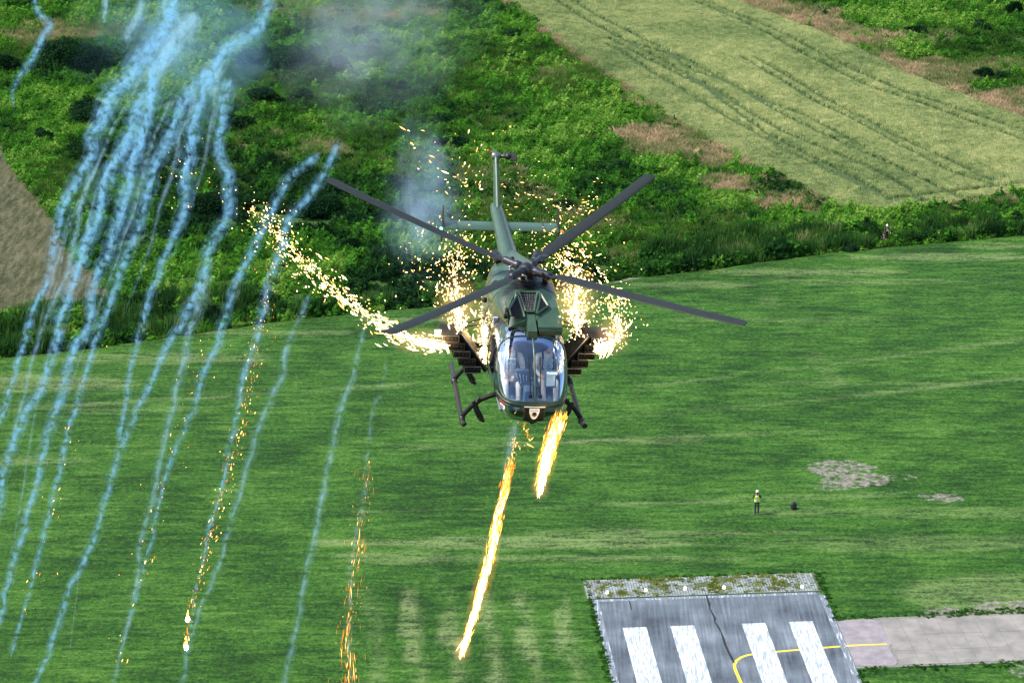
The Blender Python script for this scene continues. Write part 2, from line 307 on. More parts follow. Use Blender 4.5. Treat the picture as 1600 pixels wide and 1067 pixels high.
def leaves(rng, n, rx, ry, rz, size, upright=.3, dome=True, z0=0.0):
    """n leaf-sized quads through a clump's volume"""
    a = rng.random(n) * 2 * np.pi; r = rng.random(n) ** .45; t = rng.random(n) ** .8
    if dome:
        el = np.arcsin(t); x = rx * r * np.cos(a) * np.cos(el); y = ry * r * np.sin(a) * np.cos(el); z = z0 + rz * np.sin(el) * (.35 + .65 * r)
    else: x = rx * r * np.cos(a); y = ry * r * np.sin(a); z = z0 + rz * t
    s = size * (.6 + .8 * rng.random(n)); d1 = rng.normal(size=(n, 3)); d1[:, 2] = d1[:, 2] * .6 + upright; d1 /= np.linalg.norm(d1, axis=1)[:, None]
    d2 = np.cross(d1, rng.normal(size=(n, 3))); d2 /= np.linalg.norm(d2, axis=1)[:, None]
    c = np.stack([x, y, z], 1); A = d1 * s[:, None]; B = d2 * (s * .45)[:, None]
    V = np.stack([c - A, c + B, c + A, c - B], 1).reshape(-1, 3); return V, np.arange(4 * n).reshape(n, 4)
def blades(rng, n, rad, h, w, lean=.35):
    a = rng.random(n) * 2 * np.pi; r = rad * np.sqrt(rng.random(n)); x = r * np.cos(a); y = r * np.sin(a); hh = h * (.55 + .6 * rng.random(n))
    lx = rng.normal(size=n) * lean * hh; ly = rng.normal(size=n) * lean * hh; b = rng.random(n) * np.pi; wx = np.cos(b) * w; wy = np.sin(b) * w; z = np.zeros(n)
    V = np.stack([np.stack([x - wx, y - wy, z], 1), np.stack([x + wx, y + wy, z], 1), np.stack([x + lx * .45 + wx * .8, y + ly * .45 + wy * .8, hh * .6], 1), np.stack([x + lx, y + ly, hh], 1)], 1).reshape(-1, 3)
    return V, np.arange(4 * n).reshape(n, 4)
def proto(name, VF, mat): return D.objects.new(name, fastmesh(name, VF[0], VF[1], mat))
rg = np.random.default_rng(5)
M_weed = leafmat('weed_leaf', [(0, (.012, .040, .013)), (.25, (.028, .098, .015)), (.5, (.052, .175, .018)), (.75, (.090, .24, .024)), (1, (.16, .30, .045))], .4, 'tint')
M_tuft = leafmat('grass_blade', [(0, (.030, .085, .012)), (.4, (.075, .16, .025)), (.7, (.17, .21, .07)), (1, (.42, .31, .18))], .35, 'tint')
M_wheat = leafmat('wheat_ear', [(0, (.055, .12, .045)), (.35, (.22, .30, .11)), (.65, (.43, .47, .19)), (1, (.68, .64, .31))], .3, 'tint')
M_reed = leafmat('reed_leaf', [(0, (.012, .040, .012)), (.4, (.028, .085, .018)), (.75, (.055, .14, .026)), (1, (.18, .22, .08))], .35, 'tint')
weeds = [proto('weed_clump', leaves(rg, 46, .62, .62, .55, .17), M_weed) for _ in range(3)] + [proto('broad_weed', leaves(rg, 22, .5, .5, .5, .27), M_weed), proto('fine_weed', leaves(rg, 90, .7, .7, .45, .10), M_weed), proto('tall_weed', leaves(rg, 50, .38, .38, 1.05, .15), M_weed), proto('rank_grass', blades(rg, 44, .4, .75, .04), M_weed)]
tufts = [proto('grass_tuft', blades(rg, 40, .38, .62, .035), M_tuft) for _ in range(3)]
wheats = [proto('wheat_patch', blades(rg, 34, .28, .40, .030, .18), M_wheat) for _ in range(4)]
reeds = [proto('reed_clump', blades(rg, 42, .42, 1.7, .06, .16), M_reed) for _ in range(4)]
M_lawn = leafmat('lawn_blade', [(0, (.012, .040, .005)), (.35, (.030, .085, .010)), (.65, (.065, .13, .025)), (1, (.20, .22, .10))], .5, 'tint')
lawns = [proto('lawn_tuft', blades(rg, 12, .22, .07, .028, 1.2), M_lawn) for _ in range(3)]
def cloud(nm, x0, x1, y0, y1):
    X = RNG.uniform(x0, x1, nm); Y = RNG.uniform(y0, y1, nm); k = np.abs(X) < .197 * Y + 30; return X[k], Y[k]
# rough meadow
X, Y = cloud(168000, -108, 108, 198, 352); dE = Y - edge_y(X)
inw = inpoly(X, Y, WHEAT); ind = inpoly(X, Y, DRYF); k = (dE > .4) & ~inw & ~ind; X, Y, dE = X[k], Y[k], dE[k]
tan = np.maximum(spots(X, Y, TAN), margins(X, Y)); dark = spots(X, Y, DARK); bare = spots(X, Y, BARE); big = N1.f(X, Y, 9, 4); mid = N2.f(X, Y, 2.6, 4); fine = N3.f(X, Y, 1.2, 2)
grassy = np.clip(tan * .75 + (N4.f(X, Y, 14, 4) - .5) * 1.9 - dark * .3 + .22, 0, 1)
isg = RNG.random(len(X)) < grassy; keep = bare < .5
cover = (mid * .6 + fine * .4 + big * .25) > .50
kw = ~isg & keep & cover; kt = isg & keep & (RNG.random(len(X)) < .8)
tw = np.clip(.40 + (big - .45) * 1.5 + (mid - .5) * 1.6 - dark * .46 + RNG.normal(0, .10, len(X)), 0, 1)
scl = .55 + .75 * RNG.random(len(X)) + dark * .35 + (mid - .5) * .8
P = np.stack([X, Y, height(X, Y) - .03], 1)
scatter('meadow_weeds', P[kw], RNG.random(kw.sum()) * 6.28, scl[kw], tw[kw], weeds, 'leafy green weeds covering the rough meadow behind the airfield', 'weeds')
tt = np.clip(.25 + tan * .62 + (N2.f(X, Y, 5, 4) - .5) * .9 + RNG.normal(0, .09, len(X)), 0, 1)
scatter('meadow_grass', P[kt], RNG.random(kt.sum()) * 6.28, (.6 + .6 * RNG.random(len(X)))[kt], tt[kt], tufts, 'tall olive and straw coloured grass between the meadow weeds', 'grass')
# wheat, with the tractor's wheel tracks left open
TRACKS = [line(p) for p in (
    [(780, -60), (870, 5), (960, 60), (1090, 130), (1220, 205), (1340, 255), (1420, 300), (1440, 318)], [(800, -60), (905, 10), (985, 55), (1110, 120), (1240, 190), (1370, 250), (1500, 312)],
    [(950, 65), (1000, 92), (1100, 140), (1200, 210), (1300, 262), (1390, 315)], [(950, 75), (1010, 112), (1130, 180), (1240, 240), (1330, 285), (1395, 318)],
    [(1000, -30), (1080, 0), (1160, 35), (1260, 95), (1360, 140), (1480, 180), (1600, 222), (1760, 275)], [(1020, -40), (1110, 5), (1200, 45), (1300, 100), (1420, 150), (1600, 206), (1780, 262)],
    [(1160, 100), (1270, 160), (1360, 205), (1480, 270), (1555, 292)], [(1180, 100), (1290, 158), (1390, 212), (1500, 262), (1550, 285)],
    [(960, 62), (1050, 92), (1070, 110), (1170, 150), (1260, 185), (1350, 232)], [(1400, 312), (1480, 303), (1600, 288), (1800, 262)])]
X, Y = cloud(390000, -10, 102, 236, 352); k = inpoly(X, Y, WHEAT); X, Y = X[k], Y[k]
dt = np.min([seg_d(X, Y, t) for t in TRACKS], axis=0); k = (dt > .38) & (RNG.random(len(X)) < .92); X, Y, dt = X[k], Y[k], dt[k]
tw = np.clip(.52 + (N1.f(X, Y, 12, 4) - .5) * .5 + (N2.f(X, Y, 1.6, 3) - .5) * .35 + RNG.normal(0, .17, len(X)) - .12 * (dt < .6), 0, 1)
scatter('wheat', np.stack([X, Y, height(X, Y) - .02], 1), RNG.random(len(X)) * 6.28, .85 + .2 * RNG.random(len(X)) - .15 * (dt < .65), tw, wheats, 'pale green ripening wheat standing in the striped field', 'wheat')
# reeds in the ditch along the airfield edge
X, Y = cloud(100000, -88, 98, 195, 270); dE = Y - edge_y(X); u, v = to_px(X, Y)
wid = np.interp(u, [-200, 0, 400, 450, 640, 660, 740, 990, 1010, 1250, 1350, 1700], [8, 9, 8, 4, 3, 3.5, 2.5, 2, 6.5, 6, 5.5, 4.5]) * (.75 + .5 * N1.f(X, Y, 5, 3))
den = np.interp(u, [-200, 0, 420, 520, 700, 980, 1005, 1700], [.8, .8, .75, .4, .3, .2, .9, .9])
k = (dE > .5 + .5 * N2.f(X, Y, 1.5, 2)) & (dE < wid) & (RNG.random(len(X)) < den) & (spots(X, Y, BARE) < .4) & ~((np.abs(u - 1384) < 16) & (v > 352) & (v < 383)); X, Y, dE = X[k], Y[k], dE[k]
tr = np.clip(.42 + (N2.f(X, Y, 3, 4) - .5) * 1.5 + dE * .02 + RNG.normal(0, .12, len(X)), 0, 1)
leafy = RNG.random(len(X)) < np.clip((N4.f(X, Y, 4, 3) - .38) * 4, .15, .8); hs = .40 + .75 * N1.f(X, Y, 4, 4) + .4 * RNG.random(len(X)); PR = np.stack([X, Y, height(X, Y) - .05], 1)
tall = [proto('bank_weed', leaves(rg, 60, .55, .55, 1.15, .17), M_weed) for _ in range(3)]
scatter('ditch_weeds', PR[leafy], RNG.random(leafy.sum()) * 6.28, (hs * 1.25)[leafy], np.clip(tr - .12 + RNG.normal(0, .1, len(X)), 0, 1)[leafy], tall, 'leafy dark weeds mixed with the reeds on the ditch bank', 'weeds')
X, Y, tr, hs = X[~leafy], Y[~leafy], tr[~leafy], hs[~leafy]
scatter('ditch_reeds', PR[~leafy], RNG.random(len(X)) * 6.28, hs, tr, reeds, 'dense dark green reeds filling the ditch along the airfield edge', 'reeds')
# short tufts give the mown grass its nap
X, Y = cloud(260000, -60, 60, 142, 245); dE = Y - edge_y(X); u, v = to_px(X, Y)
RO = gnd(925, 937)[:2]; RU = np.array([15.32, 1.20]); RU /= np.linalg.norm(RU); RV = np.array([RU[1], -RU[0]])
ua = (X - RO[0]) * RU[0] + (Y - RO[1]) * RU[1]; va = (X - RO[0]) * RV[0] + (Y - RO[1]) * RV[1]
weeds = weeds[:3]; tv0, tv1 = float((gnd(1315, 970)[:2] - RO) @ RV), float((gnd(1346, 1041)[:2] - RO) @ RV); nn1 = N1.f(X, Y, 1.2, 3); nn2 = N2.f(X, Y, 1.5, 3)
near = ((np.abs(ua + .12) < .45 * nn1) & (va > -3)) | ((np.abs(ua - 15.5) < .4 * nn1) & (va > -3) & ((va < tv0) | (va > tv1))) | ((np.abs(va + 3.05) < .3 * nn1) & (ua > -.5) & (ua < 16)) | ((np.abs(va - tv0 + .45) < 1.1 * np.clip(nn2 - .25, 0, 1)) & (ua > 15.6)) | ((np.abs(va - tv1 - .35) < 1.2 * np.clip(nn2 - .25, 0, 1)) & (ua > 15.6))
k = near & (dE < 0); X, Y = X[k], Y[k]
scatter('verge_grass', np.stack([X, Y, np.zeros(len(X)) - .01], 1), RNG.random(len(X)) * 6.28, .14 + .14 * RNG.random(len(X)), np.clip(.20 + RNG.normal(0, .12, len(X)), 0, .6), weeds, 'rank dark green grass creeping over the runway and taxiway edges', 'grass')

# ------------------------------------------------------------------ bushes, each a thing of its own
M_bush = leafmat('bush_leaf', [(.2, (.004, .015, .007)), (.45, (.010, .034, .013)), (.7, (.022, .062, .022)), (.9, (.042, .098, .034))], .3, None, 1.1)
M_bushl = leafmat('light_bush_leaf', [(.2, (.012, .042, .008)), (.45, (.030, .095, .013)), (.7, (.055, .155, .020)), (.9, (.10, .20, .035))], .35, None, 1.3)
M_stem = pbr('bush_stem', (.09, .065, .04), .9, bump=.4)
def crown_mesh(seed, nl, size, lumps, mat):
    r = np.random.default_rng(seed); Vs = []; Fs = []; o = 0
    for q in range(lumps):
        a = r.random() * 6.28; d = .0 if q == 0 else .35 + .3 * r.random(); rad = .78 if q == 0 else .34 + .3 * r.random()
        V, Fq = leaves(r, int(nl * (rad ** 2) / (.6 + .2 * lumps)), rad, rad, rad * (.85 + .3 * r.random()), size, .25)
        Vs.append(V + np.array([math.cos(a) * d, math.sin(a) * d, .08 + .25 * r.random() * (q > 0)])); Fs.append(Fq + o); o += len(V)
    return fastmesh('crown', np.concatenate(Vs), np.concatenate(Fs), mat)
def stem_mesh(seed):
    r = random.Random(seed); mb = MB()
    for i in range(5):
        a = i * 1.257 + r.uniform(-.3, .3); t = [(0, 0, -.15), (.06 * math.cos(a), .06 * math.sin(a), .12), (.25 * math.cos(a), .25 * math.sin(a), .38), (.42 * math.cos(a), .42 * math.sin(a), .62)]
        mb.tube(t, [.035, .03, .02, .008], 6)
    return mb.mesh('stem', M_stem, True)
CR = {('d', 'l'): [crown_mesh(20 + i, 5200, .055, 8, M_bush) for i in range(3)], ('d', 's'): [crown_mesh(30 + i, 1700, .10, 6, M_bush) for i in range(3)],
      ('g', 's'): [crown_mesh(40 + i, 1500, .11, 6, M_bushl) for i in range(3)]}
STM = [stem_mesh(i) for i in range(3)]
BUSH = [  # px x, py of the base, width px, height ratio, kind, label
    (95, 108, 82, .95, 'd', 'large dome-shaped dark bush at top left, left one of the overlapping pair'), (140, 122, 90, .80, 'd', 'large dark bush at top left, right and front one of the overlapping pair'),
    (135, 197, 78, .75, 'd', 'rounded blue-green bush standing alone left of the thick smoke trails'), (4, 112, 46, 1.0, 'd', 'dark bush cut by the left picture edge near the top'),
    (66, 218, 30, 1.0, 'd', 'small dark bush above the corner of the left stubble field'), (110, 228, 36, .8, 'g', 'small light green bush above the left stubble field'),
    (384, 112, 44, 1.1, 'd', 'dark bush just right of the highest thick smoke trail'), (450, 108, 74, .62, 'd', 'wide low dark bush at the top, left of the grey smoke haze'), (529, 120, 52, .95, 'd', 'round dark bush under the grey smoke haze at the top'),
    (585, 75, 20, 1.0, 'd', 'tiny dark bush beside the top smoke haze'), (620, 142, 40, .75, 'd', 'low dark bush right of the top smoke haze'), (596, 165, 26, .8, 'd', 'small dark bush under the low dark bush by the haze'),
    (800, 62, 34, .75, 'd', 'small dark bush near the left edge of the wheat field, upper one'), (795, 92, 36, .6, 'd', 'small dark bush near the left edge of the wheat field, lower one'),
    (410, 165, 54, .7, 'd', 'dark bush in the middle of the meadow left of the twin smoke trails'), (468, 160, 44, .8, 'd', 'dark bush in the meadow right of the middle smoke trails'), (372, 205, 46, .9, 'd', 'dark bush between two middle smoke trails'),
    (320, 345, 62, 1.15, 'd', 'tall dark bush in the centre left between smoke trails'), (268, 300, 40, .9, 'd', 'dark bush behind the smoke trails at left centre'), (285, 265, 44, .7, 'd', 'dark bush higher between the thick smoke trails'),
    (500, 345, 66, .8, 'd', 'broad dark bush above the left spark stream'), (522, 312, 60, .75, 'd', 'broad dark bush right behind the one above the spark stream'), (455, 330, 34, .8, 'd', 'small dark bush at the upper end of the left spark stream'),
    (545, 392, 34, .8, 'd', 'small dark bush just above the left spark stream middle'), (590, 350, 40, .6, 'd', 'low dark bush left of the smoke puff behind the tail'), (705, 228, 54, .6, 'd', 'low dark bush above the smoke puff left of the tail fin'),
    (325, 505, 46, 1.5, 'd', 'tall narrow dark shrub in the ditch at left'), (612, 470, 70, .75, 'd', 'dark shrub on the ditch bank left of the helicopter'), (655, 478, 44, .6, 'd', 'low dark shrub on the ditch bank beside the helicopter'), (218, 455, 34, .9, 'g', 'light green shrub near the corner of the stubble field'),
    (232, 405, 42, .7, 'g', 'light green shrub under the middle smoke trails'), (150, 285, 34, .8, 'g', 'light green shrub below the blue-green bush'), (260, 235, 30, .9, 'g', 'light green shrub between the thick smoke trails'), (330, 222, 30, 1.0, 'g', 'light green shrub left of the leaning smoke trail'),
    (1432, 52, 34, .75, 'd', 'small dark bush at top right on the straw-coloured strip'), (1538, 122, 32, 1.0, 'd', 'dark bush at top right, left one of a pair'), (1568, 122, 26, .9, 'd', 'dark bush at top right, right one of a pair'), (1535, 45, 34, .8, 'd', 'dark bush in the bright green corner at top right'), (1585, 20, 30, 1.1, 'd', 'dark bush at the upper right picture corner'),
    (1474, 368, 44, 1.0, 'd', 'dark shrub rising from the reeds in the right ditch'), (1594, 352, 40, 1.2, 'd', 'dark shrub in the reeds cut by the right picture edge'), (1420, 382, 40, .7, 'g', 'light green shrub in the reeds right of the two walkers'), (1330, 392, 34, .8, 'd', 'dark shrub in the reeds left of the two walkers'),
    (1090, 412, 40, .7, 'd', 'dark shrub at the left part of the right ditch'), (880, 330, 40, .6, 'd', 'low dark shrub right of the tail plane'), (970, 268, 44, .6, 'd', 'low dark shrub left of the tan grass patch'), (1040, 310, 40, .55, 'd', 'low dark shrub under the tan grass patch'), (700, 190, 36, .6, 'd', 'low dark shrub in the bright green meadow above the tail')]
for i, (a, c, w, hr, kd, lab) in enumerate(BUSH):
    p = gnd(a, c); dist = np.linalg.norm(p - np.array([0, 0, CAM_H])); wm = w * dist / F_PX; e = empty('bush', (p[0], p[1] + wm * .3, float(height(p[0], p[1] + wm * .3))), (0, 0, random.uniform(0, 6.28)))
    s = wm * .5 / .92; e.scale = (s, s, s * hr * 1.25)
    cls = ('d', 'l') if (kd == 'd' and w >= 60) else (kd, 's')
    link('crown', CR[cls][i % 3], e); link('stem', STM[i % 3], e); tag(e, lab, 'bush', 'bushes in the meadow and ditch')

# ------------------------------------------------------------------ runway end
RO = gnd(925, 937)[:2]; RU = np.array([15.32, 1.20]); RU /= np.linalg.norm(RU); RV = np.array([RU[1], -RU[0]])
def rw(u, v, z=0.0): p = RO + RU * u + RV * v; return (p[0], p[1], z)
def ruv(x, y): p = gnd(x, y)[:2] - RO; return float(p @ RU), float(p @ RV)
RW = 15.36
def sheet(name, pts, z, mat, parent=None, thick=0.0, sub=1):
    mb = MB(); P = [(p[0], p[1], z) for p in pts]
    if thick:
        k = len(P); mb.add(P + [(p[0], p[1], z - thick) for p in pts], [tuple(range(k))] + [(i, k + i, k + (i + 1) % k, (i + 1) % k) for i in range(k)])
        mb.f = [f[::-1] if i == 0 and False else f for i, f in enumerate(mb.f)]
    else: mb.add(P, [tuple(range(len(P)))])
    o = mb.build(name, mat, parent, False)
    bm = bmesh.new(); bm.from_mesh(o.data); bmesh.ops.recalc_face_normals(bm, faces=bm.faces)
    if not thick and bm.faces:
        bm.faces.ensure_lookup_table()
        if bm.faces[0].normal.z < 0: bmesh.ops.reverse_faces(bm, faces=bm.faces)
    bm.to_mesh(o.data); bm.free(); return o
def asphalt():
    m, n, l, out = newmat('worn_asphalt'); b = n.new('ShaderNodeBsdfPrincipled'); l.new(b.outputs[0], out.inputs[0]); b.inputs['Roughness'].default_value = .8; b.inputs['Specular IOR Level'].default_value = .3
    tc = n.new('ShaderNodeTexCoord')
    def nz(sc, mp, d=6):
        q = n.new('ShaderNodeMapping'); q.inputs['Scale'].default_value = mp; q.inputs['Rotation'].default_value = (0, 0, R(-4.5)); l.new(tc.outputs['Object'], q.inputs[0]); z = n.new('ShaderNodeTexNoise'); z.inputs['Scale'].default_value = sc; z.inputs['Detail'].default_value = d; l.new(q.outputs[0], z.inputs[0]); return z.outputs[0]
    def mt(op, a, c):
        x = n.new('ShaderNodeMath'); x.operation = op
        for s, i in ((a, 0), (c, 1)):
            if isinstance(s, float): x.inputs[i].default_value = s
            else: l.new(s, x.inputs[i])
        return x.outputs[0]
    s = mt('ADD', mt('MULTIPLY', nz(.35, (1, 1, 1)), .45), mt('ADD', mt('MULTIPLY', nz(1.0, (6, .25, 1)), .35), mt('MULTIPLY', nz(18., (1, 1, 1)), .2)))
    r = ramp(n, [(.36, (.026, .032, .040)), (.46, (.062, .077, .092)), (.54, (.088, .108, .126)), (.64, (.15, .175, .20))]); l.new(s, r.inputs[0]); l.new(r.outputs[0], b.inputs['Base Color'])
    bp = n.new('ShaderNodeBump'); bp.inputs['Strength'].default_value = .4; bp.inputs['Distance'].default_value = .02; l.new(nz(30., (1, 1, 1)), bp.inputs['Height']); l.new(bp.outputs[0], b.inputs['Normal']); return m
def paint(name, col, wear=.5, under=(.14, .16, .18)):
    m, n, l, out = newmat(name); b = n.new('ShaderNodeBsdfPrincipled'); l.new(b.outputs[0], out.inputs[0]); b.inputs['Roughness'].default_value = .65
    tc = n.new('ShaderNodeTexCoord'); mp = n.new('ShaderNodeMapping'); mp.inputs['Scale'].default_value = (5, .5, 1); mp.inputs['Rotation'].default_value = (0, 0, R(-4.5)); l.new(tc.outputs['Object'], mp.inputs[0])
    z = n.new('ShaderNodeTexNoise'); z.inputs['Scale'].default_value = 1.6; z.inputs['Detail'].default_value = 9; z.inputs['Roughness'].default_value = .7; l.new(mp.outputs[0], z.inputs[0])
    r = ramp(n, [(.62 - .30 * wear, under), (.66 - .22 * wear, tuple(.75 * c + .25 * d for c, d in zip(col, under))), (.75, col)]); r.color_ramp.interpolation = 'LINEAR'
    iv = n.new('ShaderNodeMath'); iv.operation = 'SUBTRACT'; iv.inputs[0].default_value = 1.05; l.new(z.outputs[0], iv.inputs[1])
    l.new(iv.outputs[0], r.inputs[0]); l.new(r.outputs[0], b.inputs['Base Color']); return m
M_asph = asphalt(); M_white = paint('white_runway_paint', (.52, .55, .57), .42, (.20, .24, .27)); M_edge = paint('worn_white_edge_paint', (.40, .44, .47), .15, (.11, .13, .15)); M_yel = paint('yellow_runway_paint', (.62, .46, .02), .8, (.4, .3, .04))
M_crack = pbr('crack_tar', (.008, .008, .010), .9)
c0 = .55
runway = sheet('runway', [rw(0, 0), rw(RW - c0, 0), rw(RW, c0), rw(RW, 75), rw(0, 75)], .03, M_asph, thick=.08); tag(runway, 'grey asphalt end of the airfield runway', 'runway', kind='structure')
for u0 in (1.52, 4.60, 9.22, 12.28):
    sheet('threshold_stripe', [rw(u0, 4.25), rw(u0 + 1.54, 4.25), rw(u0 + 1.54, 34), rw(u0, 34)], .034, M_white, runway)
sheet('end_line', [rw(0, 0.02), rw(RW - c0, 0.02), rw(RW - c0, .36), rw(0, .36)], .034, M_edge, runway)
sheet('edge_line', [rw(.01, .37), rw(.42, .37), rw(.42, 75), rw(.01, 75)], .034, M_edge, runway)
sheet('edge_line', [rw(RW - .42, .5), rw(RW - .01, c0 + .05), rw(RW - .01, 75), rw(RW - .42, 75)], .034, M_edge, runway)
def strip(name, pxs, w, z, mat, parent, jit=0):
    P = [Vector((*gnd(*p)[:2], z)) for p in pxs]; vs = []
    for i, p in enumerate(P):
        t = (P[min(i + 1, len(P) - 1)] - P[max(i - 1, 0)]).normalized(); nn = Vector((-t.y, t.x, 0)); ww = (w[i] if hasattr(w, '__len__') else w) / 2 * (1 + random.uniform(-jit, jit)); vs += [p + nn * ww, p - nn * ww]
    mb = MB(); mb.add(vs, [(2 * i, 2 * i + 1, 2 * i + 3, 2 * i + 2) for i in range(len(P) - 1)]); o = mb.build(name, mat, parent, False)
    if o.data.polygons[0].normal.z < 0: o.data.flip_normals()
    return o
strip('crack', [(1102, 926), (1105, 935), (1108, 943), (1109, 951), (1114, 960), (1117, 966), (1117, 972), (1123, 981), (1127, 989), (1130, 997), (1133, 1007), (1138, 1018), (1143, 1028), (1147, 1036)], .13, .0372, M_crack, runway, .5)
strip('crack', [(983, 939), (985, 945), (987, 953)], .07, .0372, M_crack, runway, .4)
# yellow lead-in line, laid under the white stripes
yl = [(1336, 1008.3), (1300, 1011), (1250, 1015), (1205, 1019), (1180, 1021.5), (1168, 1023.5), (1158, 1027), (1151, 1032), (1147.5, 1038), (1148, 1044), (1152, 1054), (1158, 1067), (1175, 1105), (1200, 1160)]
strip('lead_in_line', yl, .20, .0322, M_yel, runway)
# paver strip beyond the end
M_gravel = pbr('mossy_gravel', (.07, .10, .035), .95, scale=2.0, col2=(.03, .045, .016), bump=.5); M_paver = pbr('pale_paver', (.25, .28, .28), .85, scale=1.3, col2=(.13, .15, .15), world=True); M_moss = leafmat('moss', [(.3, (.06, .10, .015)), (.6, (.16, .18, .02)), (.9, (.30, .27, .03))], .3, None, 2.)
ps = sheet('paver_strip', [rw(-.35, -.12), rw(-.35, -2.95), rw(RW - .1, -2.95), rw(RW - .1, -.12)], .02, M_gravel, thick=.06); tag(ps, 'strip of small pale pavers with moss beyond the runway end', 'pavement', kind='structure')
mb = MB(); mo = MB()
for i in range(84):
    for j in range(15):
        u0 = -.3 + i * .183; v0 = -2.9 + j * .183; pc = rw(u0 + .085, v0 + .085); g = float(N1.f(pc[0], pc[1], 1.4, 3)) + .25 * (1 - abs(j - 6) / 8) * (1 if 12 < i < 60 else .2)
        if g > .78 or random.random() < .08: continue
        z = .045 + random.uniform(-.008, .008); s = .073; q = [rw(u0 + .085 + a * s, v0 + .085 + b * s) for a, b in ((-1, -1), (1, -1), (1, 1), (-1, 1))]
        mb.add([(p[0], p[1], z) for p in q] + [(p[0], p[1], .018) for p in q], [(3, 2, 1, 0)] + [(k, (k + 1) % 4, 4 + (k + 1) % 4, 4 + k) for k in range(4)])
tag(mb.build('pavers', M_paver, ps, False), kind='stuff')
rr = np.random.default_rng(3); VV = []; o_ = 0
for q in range(150):
    u0 = rr.uniform(0, RW - .5); v0 = rr.uniform(-2.8, -.3); pc = rw(u0, v0)
    if N1.f(pc[0], pc[1], 1.4, 3) < .50 and rr.random() < .7: continue
    V, _ = blades(rr, 26, rr.uniform(.12, .38), .14, .03, .8); VV.append(V + np.array([pc[0], pc[1], .03]))
VV = np.concatenate(VV); mo_ = link('moss', fastmesh('moss', VV, np.arange(len(VV)).reshape(-1, 4), M_moss), ps); tag(mo_, kind='stuff')
M_lampbody = pbr('lamp_housing', (.55, .54, .52), .5); M_lamp = emitmat('lit_lamp_glass', (1, .80, .66), 3.0)
for i, (a, c, lab) in enumerate([(949, 928, 'leftmost'), (1009, 924, 'second from left'), (1070.5, 921.5, 'middle'), (1131, 920, 'second from right'), (1253, 919, 'rightmost')]):
    p = gnd(a, c); e = empty('runway_light', (p[0], p[1], .045)); tag(e, f'small lit runway end light on the pavers, {lab} of the five', 'light', 'lights along the runway end')
    MB().lathe([(.0, 0), (.15, 0), (.15, .02), (.10, .05), (.075, .05)], n=14).build('base', M_lampbody, e)
    MB().lathe([(.07, .05), (.085, .08), (.08, .15), (.05, .19), (.01, .20)], n=14).build('lens', M_lamp, e)
# taxiway: pinkish patch, then concrete slabs
M_pink = pbr('pinkish_asphalt', (.215, .19, .195), .85, scale=1.4, col2=(.15, .135, .15), bump=.3, world=True); M_conc = pbr('weathered_concrete', (.205, .192, .170), .85, scale=.6, col2=(.13, .123, .112), bump=.3, world=True); M_conc2 = pbr('pale_weathered_concrete', (.29, .275, .26), .85, scale=.9, col2=(.20, .195, .19), bump=.3); M_joint = pbr('joint_soil', (.16, .155, .135), .95, scale=3)
ta, tb = ruv(1345, 971), ruv(1345, 1040); v0, v1 = ruv(1315, 970)[1], ruv(1346, 1041)[1]
ue = RW + .02; u1 = ruv(1372, 972)[0]; u1b = ruv(1404, 1041)[0]
tx = sheet('taxiway', [rw(ue, v0 - .1), rw(u1, v0 - .3), rw(60, v0 - .3), rw(60, v1 + .2), rw(ue, v1 + .2)], .006, M_joint, thick=.05); tag(tx, 'pale concrete taxiway joining the runway from the right', 'taxiway', kind='structure')
pts = [(ue + .01, v0), (u1 - .4, v0 - .12), (u1 - .1, v0 + .2), (u1 + .15, v0 + .9), (u1 + .3, v0 + 1.9), (u1 + .5, v0 + 2.9), (u1b - .1, v0 + 4.0), (u1b + .05, v1 - .4), (u1b - .2, v1 + .05), (ue + 1.5, v1), (ue + .01, v1 - .1)]
pk = sheet('asphalt_patch', [rw(*p) for p in pts], .028, M_pink, tx, thick=.04)
strip('taxiway_line', [(1337, 1008.3), (1350, 1007.5), (1368, 1007), (1386, 1006.5)], .17, .0325, M_yel, tx)
slabcache = {}; rows = [(0, .36), (.36, .70), (.70, 1.0)]; L_ = v1 - v0; us = u1 + .35
for i in range(18):
    for j, (a, c) in enumerate(rows):
        a_ = us + i * 1.22 + (j - 1) * .12 + (u1b - u1 - .3) * (a + c) / 2 * (1 if i == 0 else 1); sx, sy = 1.22, (c - a) * L_
        key = (j, (i * 7 + j * 3) % 4)
        if key not in slabcache:
            mbx = MB(); mbx.box((0, 0, 0), (sx - .016, sy - .016, .06), bev=.25); slabcache[key] = mbx.mesh('concrete_slab', M_conc, False)
        p = rw(a_ + sx / 2, v0 + (a + c) / 2 * L_, 0); o = link('concrete_slab', slabcache[key], tx); o.location = (p[0], p[1], .002 + random.uniform(-.003, .003)); o.rotation_euler = (random.uniform(-.002, .002), random.uniform(-.002, .002), math.atan2(RU[1], RU[0]))

